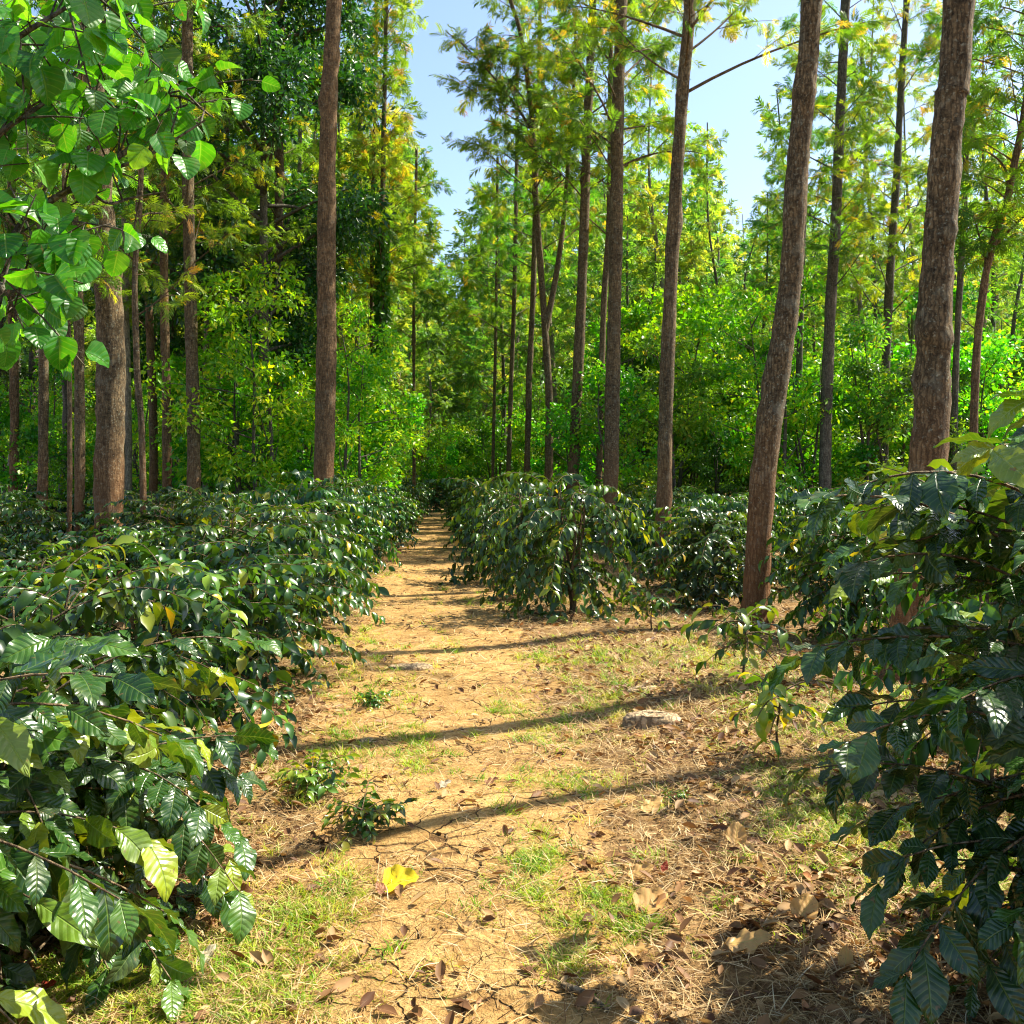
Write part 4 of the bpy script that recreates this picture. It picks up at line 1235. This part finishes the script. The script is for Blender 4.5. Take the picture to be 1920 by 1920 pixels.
lay_leaf(750, 1680, .135, 'yellow_leaf', DRY_HI[1], .1, .12, 'bright yellow round leaf lying on the cracked path', 1.15)
lay_leaf(716, 1690, .07, 'brown_leaf', DRY_HI[0], 2.2, .1, 'small brown leaf tucked against the bright yellow leaf')
lay_leaf(220, 1755, .11, 'brown_leaf', DRY_HI[1], 1.4, 1.2, 'round purplish brown leaf standing upright under the light green coffee bush', 1.0)
lay_leaf(440, 1700, .13, 'brown_leaf', DRY_HI[1], .2, .25, 'flat reddish brown leaf at the left path edge', 1.1)
lay_leaf(60, 1760, .11, 'brown_leaf', DRY_HI[1], .8, .6, 'curled dark brown leaf near the lower left border')
lay_leaf(80, 1868, .08, 'red_leaf', DRY_HI[0], .1, .2, 'rusty red leaf in the grass at the lower left corner')
lay_leaf(410, 1655, .05, 'red_leaf', DRY_HI[0], 1.9, .5, 'small scarlet leaf above the flat reddish brown leaf')
lay_leaf(450, 1735, .09, 'pale_leaf', DRY_HI[0], .1, .1, 'pale straw coloured leaf just below the flat reddish brown leaf')
lay_leaf(1222, 1735, .13, 'tan_leaf', DRY_HI[1], .5, .2, 'large tan leaf beside the green grass tuft right of the path', 1.0)
lay_leaf(1200, 1680, .10, 'tan_leaf', DRY_HI[0], .2, .15, 'narrow tan leaf just above the large tan leaf', 1.2)
lay_leaf(1246, 1668, .045, 'red_leaf', DRY_HI[0], 1.0, .7, 'small dark red leaf beside the narrow tan leaf')
lay_leaf(1380, 1620, .10, 'tan_leaf', DRY_HI[1], 1.2, .8, 'tan curled leaf standing in dry grass on the right')
lay_leaf(1220, 1550, .12, 'tan_leaf', DRY_HI[0], .6, .1, 'light brown crumpled leaf at the right part of the long shadow')
lay_leaf(1195, 1820, .10, 'tan_leaf', DRY_HI[0], -.6, .1, 'long pale tan leaf below the large tan leaf')
lay_leaf(1400, 1815, .14, 'tan_leaf', DRY_HI[0], -.15, .1, 'biggest torn tan leaf in the lower right shade', 1.1)
lay_leaf(1510, 1760, .11, 'tan_leaf', DRY_HI[1], .8, .5, 'tan leaf half in shade above the biggest torn tan leaf')
lay_leaf(1585, 1850, .08, 'tan_leaf', DRY_HI[0], 1.2, .5, 'small orange leaf deep in the lower right shade')
lay_leaf(385, 1805, .08, 'pale_leaf', DRY_HI[0], 1.0, .3, 'pale crumpled leaf in the grass left of the path')
lay_leaf(920, 1483, .07, 'brown_leaf', DRY_HI[0], .1, .1, 'small dark brown leaf in the middle of the path')
lay_leaf(830, 1490, .08, 'pale_leaf', DRY_HI[0], .3, .1, 'pale dry leaf left of the small dark brown leaf')


def stone(px, py, sx, sy, sz, lab, rz=.1, seed=1):
    p = on_ground(px, py)
    r_ = R(seed)
    mb = MB(); n, m = 16, 8
    th = np.arange(n) / n * 2 * PI
    prof = 1 + .16 * np.sin(2 * th + r_.rand() * 6) + .12 * np.sin(3 * th + r_.rand() * 6) + .06 * r_.randn(n)
    vs = []
    for k_ in range(m):
        u = k_ / (m - 1)
        zz = math.sin(u * PI / 2) ** .7; rr_ = math.cos(u * PI / 2) ** .28 if k_ < m - 1 else .02
        for j_ in range(n):
            vs.append((math.cos(th[j_]) * prof[j_] * rr_ * sx + r_.randn() * .004, math.sin(th[j_]) * prof[j_] * rr_ * sy + r_.randn() * .004, zz * sz - .01 + r_.randn() * .003))
    qq = [(k_ * n + j_, k_ * n + (j_ + 1) % n, (k_ + 1) * n + (j_ + 1) % n, (k_ + 1) * n + j_) for k_ in range(m - 1) for j_ in range(n)]
    mb.add(vs, qq)
    o = link('stone', mb.mesh('stone', M['stone']), None, tuple(p)); o.rotation_euler.z = rz
    tag(o, lab, 'stone')


stone(1225, 1372, .19, .10, .085, 'flat pale stone lying in the dry grass right of the path', .05, 3)
stone(1205, 1312, .12, .05, .04, 'thin flat stone just behind the larger pale stone', .3, 4)
stone(770, 1262, .16, .10, .05, 'low earthy stone at the left path edge behind the grass', .1, 5)
stone(690, 1395, .06, .05, .03, 'small stone at the foot of the left coffee bushes', .1, 6)


def stick(pp, r0, lab):
    P_ = np.array([on_ground(a_, b_) + [0, 0, h_] for a_, b_, h_ in pp])
    o0 = P_[0].copy()
    mb = MB(); tube(mb, smooth_path(P_ - o0, 16), np.linspace(r0, r0 * .5, 16), 7)
    tag(link('stick', mb.mesh('stick', M['twig']), None, tuple(o0)), lab, 'stick')


stick([(1055, 1880, .02), (1100, 1900, .025), (1140, 1925, .015)], .012, 'short grey stick at the bottom of the photo right of the path')
stick([(830, 1652, .012), (870, 1656, .012), (905, 1668, .01)], .004, 'thin dark twig lying across the path above the cracks')
stick([(-20, 1890, .02), (60, 1830, .06), (125, 1780, .10)], .006, 'thin dark twig at the lower left corner')
stick([(1060, 1470, .012), (1110, 1462, .02), (1160, 1452, .012)], .004, 'thin twig in the grass above the long shadow')
stick([(1230, 1560, .01), (1300, 1510, .02), (1330, 1500, .01)], .005, 'pale twig at the right end of the long shadow')
stick([(1180, 1308, .01), (1205, 1320, .02), (1235, 1332, .01)], .006, 'dark twig beside the thin flat stone')

# ------------------------------------------------------------------ unique labels for the copies, by the landmark to their left
count = {}
for o, desc, cat, group, px in sorted(BULK, key=lambda b: b[4]):
    lm = [n for p_, n in LANDMARKS if p_ <= px] or ['the left border']
    key = (desc, lm[-1]); count[key] = count.get(key, 0) + 1
    n = count[key]
    tag(o, '%s, %s right of %s' % (desc, ORD[min(n, 30) - 1], lm[-1]), cat, group)
print('objects', len(bpy.data.objects), 'verts', sum(len(m.vertices) for m in bpy.data.meshes))
